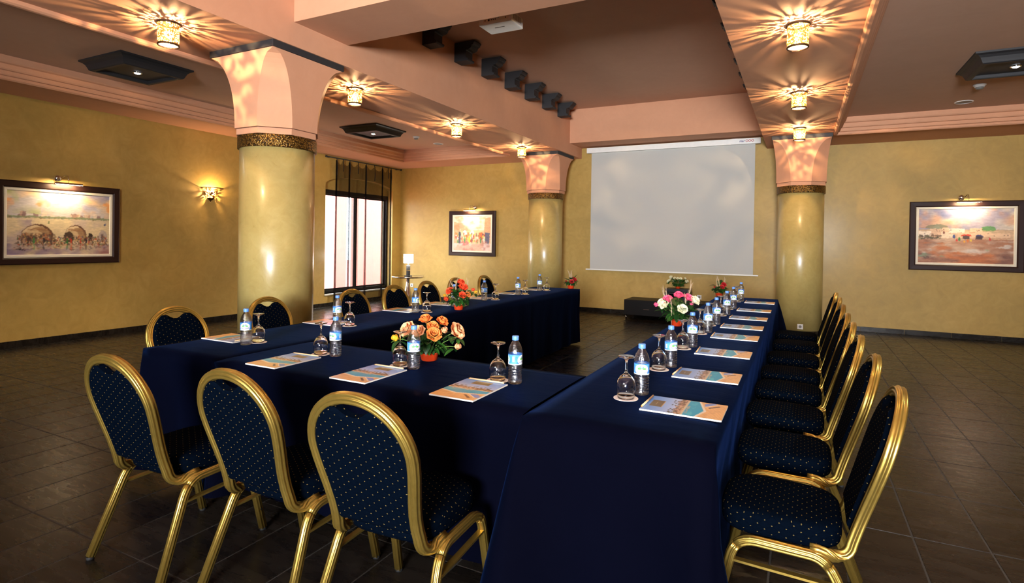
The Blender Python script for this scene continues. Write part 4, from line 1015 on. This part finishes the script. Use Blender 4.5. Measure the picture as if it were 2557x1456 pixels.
def wrap(body, size, u0):
    me = text_mesh(body, size, .15, .0002)
    for v in me.vertices:
        a = v.co.x/LBR+2*pi*u0; z = .102+v.co.y; v.co = ((LBR+.0003)*math.cos(a), (LBR+.0003)*math.sin(a), z)
    me.materials.append(MAT['text_blue']); return me
txm = wrap('Ain Saiss', .0125, .7)
txa = wrap('\ufeb2\ufef3\ufe8e\ufeb3 \ufee6\ufef4\ufecb', .0135, .2)
# goblet upside down
go = [(.034, .0), (.0375, .018), (.0395, .038), (.039, .056), (.034, .074), (.024, .089), (.012, .098), (.006, .106), (.0042, .122), (.0042, .144), (.006, .156), (.014, .163), (.033, .168), (.034, .170), (.033, .172), (.0001, .1715)]
gi = [(.0001, .094), (.011, .0925), (.0225, .086), (.0325, .072), (.0375, .055), (.038, .038), (.036, .018), (.0325, .0)]
gob = MB().lathe(gi+go, 40, cap=False).mesh('goblet', 'glass')
coa = MB().lathe([(.05, 0), (.05, .0016)], 48).mesh('coaster', 'coaster')
pp = {}
def place(px, py, pr, bx, by, gx, gy, brot, where):
    """pad centre and heading (radians: direction of the pad's top edge), bottle and glass positions"""
    z = TZ
    def mk(key, builder, loc, rz, name, label, cat, group):
        if key not in pp:
            t = empty(name, loc, rz, label, cat, group); builder(t); pp[key] = t
        else: t = dup(pp[key], loc, rz, label, group)
    mk('pad', lambda t: (link('paper_block', pad_blk, t), link('cover', pad_top, t)), (px, py, z), pr-pi/2, 'notepad', 'notepad with a pool photo '+where, 'notepad', 'notepads on the tables')
    d = Vector((math.cos(pr), math.sin(pr))); pc = Vector((px, py))+d*(PH/2-.006)
    mk('pen', lambda t: (link('barrel', pen_b, t), link('point', pen_me, t)), (pc.x, pc.y, z+.0064), pr-pi/2+rnd.uniform(-.06, .06)+(pi if rnd.random() < .0 else 0), 'pencil', 'pale pencil '+where, 'pencil', 'pencils on the notepads')
    def bb(t):
        link('body', bot_body, t); link('cap', bot_cap, t); l = link('label', lab_me, t); link('lettering', txm, l); link('lettering', txa, l)
    mk('bot', bb, (bx, by, z), brot, 'water_bottle', 'water bottle '+where, 'bottle', 'water bottles on the tables')
    o = link('coaster', coa, None, (gx, gy, z)); tag(o, 'white coaster '+where, 'coaster', 'coasters on the tables')
    o = link('wine_glass', gob, None, (gx, gy, z+.0017)); tag(o, 'upturned glass '+where, 'glass', 'upturned glasses on the tables')
W_R = ['at the %s place from the camera, right table row' % ordinal(i) for i in range(8)]
pyr = (2.24, 2.84, 3.48, 4.12, 4.645, 5.23, 5.88, 6.71); byr = (2.365, 2.965, 3.61, 4.26, 4.72, 5.42, 5.98, 6.78)
for i in range(8):
    # label side turned to the camera, each a little differently
    place(-.393, pyr[i], pi+.0, -.592, byr[i], -.632, byr[i]-.095, (3.7, 1.2, .5, .7, 3.9, .6, 3.6, .4)[i], W_R[i])
W_L = ['at the %s place from the camera, left table row' % ordinal(i) for i in range(7)]
pyl = (2.35, 3.15, 4.05, 4.66, 5.35, 6.05, 6.7); byl = (2.26, 3.14, 4.0, 4.56, 5.2, 5.96, 6.6); bxl = (-2.93, -3.07, -3.0, -2.96, -3.0, -2.98, -2.99)
for i in range(7):
    place(-3.175, pyl[i], 0, bxl[i], byl[i], -2.93, byl[i]+(.085, -.02, .07, .09, .12, .09, .09)[i], 1.0+.5*i, W_L[i])
W_F = ['at the left place on the front table', 'at the middle place on the front table', 'at the right place on the front table']
for i, (px, bx, by, gx, gy) in enumerate(((-2.37, -2.243, 2.285, -2.345, 2.278), (-1.803, -1.70, 2.258, -1.8, 2.276), (-1.25, -1.137, 2.258, -1.228, 2.262))):
    place(px, 2.055, pi/2, bx, by, gx, gy, 3.4+.9*i, W_F[i])

# ================================================================== FLOWERS
def rose_mesh(mat, openess=1.0, seed=0):
    rg = random.Random(seed); mb = MB()
    for lay, (np_, r0, r1, h, wd) in enumerate(((3, .004, .008, .9, 2.4), (4, .010, .016, .95, 2.0), (5, .017, .027, .85, 1.7), (6, .022, .038, .6, 1.5))):
        for k in range(np_):
            a0 = 2*pi*k/np_+lay*.7+rg.uniform(-.15, .15); nu, nv = 6, 5; V = []
            for j in range(nv+1):
                v = j/nv; r = (r0+(r1-r0)*v**1.6)*(1+(openess-1)*v)*(.5+.5*min(1, v*3)); z = .045*h*(math.sin(v*1.7)/math.sin(1.7) if lay < 3 else (1.25*v-.45*v*v))
                for i in range(nu+1):
                    u = i/nu*2-1; wv = wd*.5*math.sqrt(max(0, 1-(.95*(v-.55)/.62)**2)) if v > .55 else wd*.5*(.55+.45*v/.55)
                    a = a0+u*wv; rr = r*(1+.1*u*u)+.0015*rg.uniform(-1, 1); zz = z-.004*u*u*v
                    V.append((rr*math.cos(a), rr*math.sin(a), zz))
            mb.add(V, [(j*(nu+1)+i, j*(nu+1)+i+1, (j+1)*(nu+1)+i+1, (j+1)*(nu+1)+i) for j in range(nv) for i in range(nu)], True)
    mb.lathe([(.0001, -.012), (.006, -.008), (.009, .0), (.012, .008)], 8, cap=False)
    return mb.mesh('rose', mat, fix=False)
ROSE = {c_: [rose_mesh(c_, 1.0, i) for i in range(2)]+[rose_mesh(c_, .55, 5)] for c_ in ('rose_orange', 'rose_peach', 'rose_coral', 'rose_yellow', 'rose_pink', 'rose_white', 'rose_red')}
def leaf_mesh(mat, bend, fat):
    V = []; n = 7
    for j in range(n+1):
        v = j/n; wd = fat*math.sin(pi*v**.8)**.9*.5; y = v*math.cos(bend*v*.6); z = -bend*v*v*.55+.0
        for u in (-1, -.5, 0, .5, 1): V.append((u*wd, y, z+abs(u)*wd*.35))
    return MB().add(V, [(j*5+i, j*5+i+1, (j+1)*5+i+1, (j+1)*5+i) for j in range(n) for i in range(4)], True).mesh('leaf', mat, fix=False)
LEAF = [leaf_mesh('leaf', .5, .5), leaf_mesh('leaf_dark', .9, .55), leaf_mesh('leaf', .2, .42), leaf_mesh('leaf_dark', .6, .6)]
def plume_mesh(seed):
    rg = random.Random(seed); mb = MB(); mb.tube([(0, 0, -.12), (.004, 0, -.06), (.01, 0, 0)], .0015, 5)
    for i in range(60):
        s = i/60; b = Vector((.01+.03*s*s, 0, s*.13)); a = rg.uniform(0, 6.28); d = Vector((math.cos(a)*.5+.35, math.sin(a)*.5, 1)).normalized()*rg.uniform(.025, .05); sd = Vector((-math.sin(a), math.cos(a), 0))*.0012
        mb.add([b-sd, b+sd, b+d*.6+sd*.8, b+d, b+d*.6-sd*.8], [(0, 1, 2, 3, 4)])
    return mb.mesh('grass_plume', 'plume', fix=False)
PLM = [plume_mesh(1), plume_mesh(2)]
toward = {}
def arrangement(loc, label, roses, nleaf, spread, seed, plumes=(), pot=(.055, .075), cat='flowers', leaf_len=(.07, .12)):
    """roses: (right, up, toward viewer, scale, colour, kind) in metres about the pot"""
    rg = random.Random(seed); t = empty('flower_arrangement', loc, 0, label, cat, 'flower arrangements')
    d = Vector((-loc[0], -loc[1], 0)).normalized(); rt = Vector((-d.y, d.x, 0))     # d: toward the viewer
    r0, ph = pot; r0 *= .8; ph *= .9; nleaf = int(nleaf*1.9)
    MB().lathe([(r0*.8, 0), (r0*.86, .004), (r0*1.05, ph*.6), (r0*1.1, ph*.64), (r0*1.0, ph*.64), (r0*.9, ph*.5), (.0001, ph*.5)], 28, cap=True).obj('pot', 'pot', t)
    for (a, b, c_, sc, col_, kd) in roses:
        p = rt*a+d*c_+Vector((0, 0, b)); nrm = (rt*a*1.2+d*(c_*.6+.07)+Vector((0, 0, max(b-.05, .02)))).normalized()
        o = link('rose', ROSE[col_][kd], t, p); o.rotation_euler = nrm.to_track_quat('Z', 'Y').to_euler(); o.scale = (sc,)*3
        for k in range(3):
            aa = rg.uniform(0, 6.28); dv = (rt*math.cos(aa)+d*math.sin(aa)+Vector((0, 0, rg.uniform(-.5, .3)))+nrm*.2).normalized()
            lf = link('leaf', LEAF[rg.randint(0, 3)], t, p-nrm*.016*sc-Vector((0, 0, .012))); lf.rotation_euler = dv.to_track_quat('Y', 'Z').to_euler(); lf.scale = (rg.uniform(.05, .075),)*3
        q0 = Vector((0, 0, ph*.5)); q2 = p-nrm*.01; MB().tube(bez(q0, (q0+q2)/2+Vector((0, 0, .03)), q2, 6), .0022, 5).obj('stem', 'stem', t)
    for i in range(nleaf):
        a = 2*pi*i*.618+rg.uniform(-.3, .3); el = rg.uniform(-.45, 1.0) if i % 3 else rg.uniform(-.5, -.1); L = rg.uniform(*leaf_len)
        dirv = Vector((math.cos(a)*math.cos(el), math.sin(a)*math.cos(el), math.sin(el)))
        base = Vector((math.cos(a), math.sin(a), 0))*spread*rg.uniform(.15, .45)+Vector((0, 0, ph*.62+.02+max(el, 0)*.05+rg.uniform(0, .04)))
        if dirv.z < 0: L = min(L, (base.z-.012)/max(.05, -dirv.z+.7))
        o = link('leaf', LEAF[i % 4], t, base); o.rotation_euler = dirv.to_track_quat('Y', 'Z').to_euler(); o.scale = (L,)*3
    for i, (a, b, c_, sc, tilt) in enumerate(plumes):
        o = link('grass_plume', PLM[i % 2], t, rt*a+d*c_+Vector((0, 0, b))); o.scale = (sc,)*3
        o.rotation_euler = (rt*tilt+Vector((0, 0, 1))).to_track_quat('Z', 'X').to_euler()
    return t
O, PE, CO, YE, PK, WH, RE = 'rose_orange', 'rose_peach', 'rose_coral', 'rose_yellow', 'rose_pink', 'rose_white', 'rose_red'
arrangement((-1.75, 2.46, TZ), 'peach and orange roses in a pot on the front table', [(.02, .14, .07, 1.05, O, 0), (.015, .175, .04, .85, O, 1), (.125, .15, .03, 1.25, PE, 0), (-.1, .16, .03, 1.15, PE, 1), (-.165, .12, .02, .8, YE, 2), (.155, .135, .06, .7, PE, 2), (.135, .085, .08, .75, PE, 2), (-.02, .2, -.03, .9, O, 0), (.06, .19, -.02, .9, O, 1), (-.05, .155, .06, .9, PE, 0), (.07, .16, .05, .75, PE, 2)], 34, .12, 11, pot=(.06, .075), leaf_len=(.06, .11))
arrangement((-2.79, 4.37, TZ), 'coral and yellow roses with grass on the left table row', [(.015, .24, .0, .95, CO, 0), (.035, .195, .03, 1.15, CO, 0), (-.075, .165, .04, 1.0, CO, 1), (-.1, .1, .05, .95, CO, 2), (.03, .135, .07, .9, CO, 1), (.075, .14, .06, .75, O, 1), (.12, .18, .02, .7, CO, 2), (.145, .16, .02, .65, YE, 2), (-.12, .13, .03, .6, YE, 2)], 30, .12, 12, plumes=((-.04, .12, 0, 1.1, -.15), (-.03, .1, -.02, 1.2, .02), (.07, .11, 0, 1.1, .35), (-.07, .12, 0, .8, -.5)), leaf_len=(.07, .13))
arrangement((-2.79, 7.19, TZ), 'dark red roses with pale plumes at the far end of the left row', [(.01, .095, .05, .8, RE, 0), (.045, .12, .02, .75, RE, 1), (-.06, .1, .03, .5, RE, 2), (.03, .14, -.01, .6, RE, 2)], 22, .09, 13, plumes=((0, .1, 0, 1.0, .0), (.015, .1, .01, .95, .2), (-.015, .1, -.01, .95, -.15), (.005, .08, .01, 1.0, .08)), leaf_len=(.05, .09))
arrangement((-.85, 4.46, TZ), 'pink and white roses in a pot on the right table row', [(.01, .225, .02, 1.0, PK, 0), (-.065, .19, .03, 1.1, PK, 1), (.075, .21, .02, 1.0, PK, 0), (-.085, .155, .05, 1.0, WH, 0), (-.105, .17, .03, .95, WH, 1), (.035, .135, .08, 1.05, WH, 0), (.12, .195, .03, 1.05, WH, 1), (-.145, .155, .03, .75, PK, 2), (.1, .17, .02, .6, PK, 2)], 34, .12, 14, plumes=((-.06, .15, -.01, .9, -.55), (-.08, .17, -.01, .9, -.6), (.07, .18, 0, 1.1, .55), (.06, .12, .03, .9, .3), (-.03, .1, .05, .9, .1)), leaf_len=(.08, .14))
arrangement((-.88, 7.24, TZ), 'red roses and plumes at the far end of the right row', [(.045, .14, .02, .85, RE, 0), (.03, .115, .05, .7, RE, 1), (-.05, .11, .02, .5, RE, 2)], 22, .09, 15, plumes=((-.03, .09, 0, .95, -.3), (.01, .1, 0, 1.0, .05), (.05, .09, 0, .9, .4)), leaf_len=(.06, .1))
rg = random.Random(5)
arrangement((-1.975, 10.42, .583), 'white roses in a pot standing on the disc player', [(rg.uniform(-.17, .17), rg.uniform(.1, .2), rg.uniform(.0, .08), rg.uniform(.6, .75), WH, rg.randint(0, 1)) for _ in range(13)], 40, .16, 16, pot=(.05, .06), leaf_len=(.07, .12))
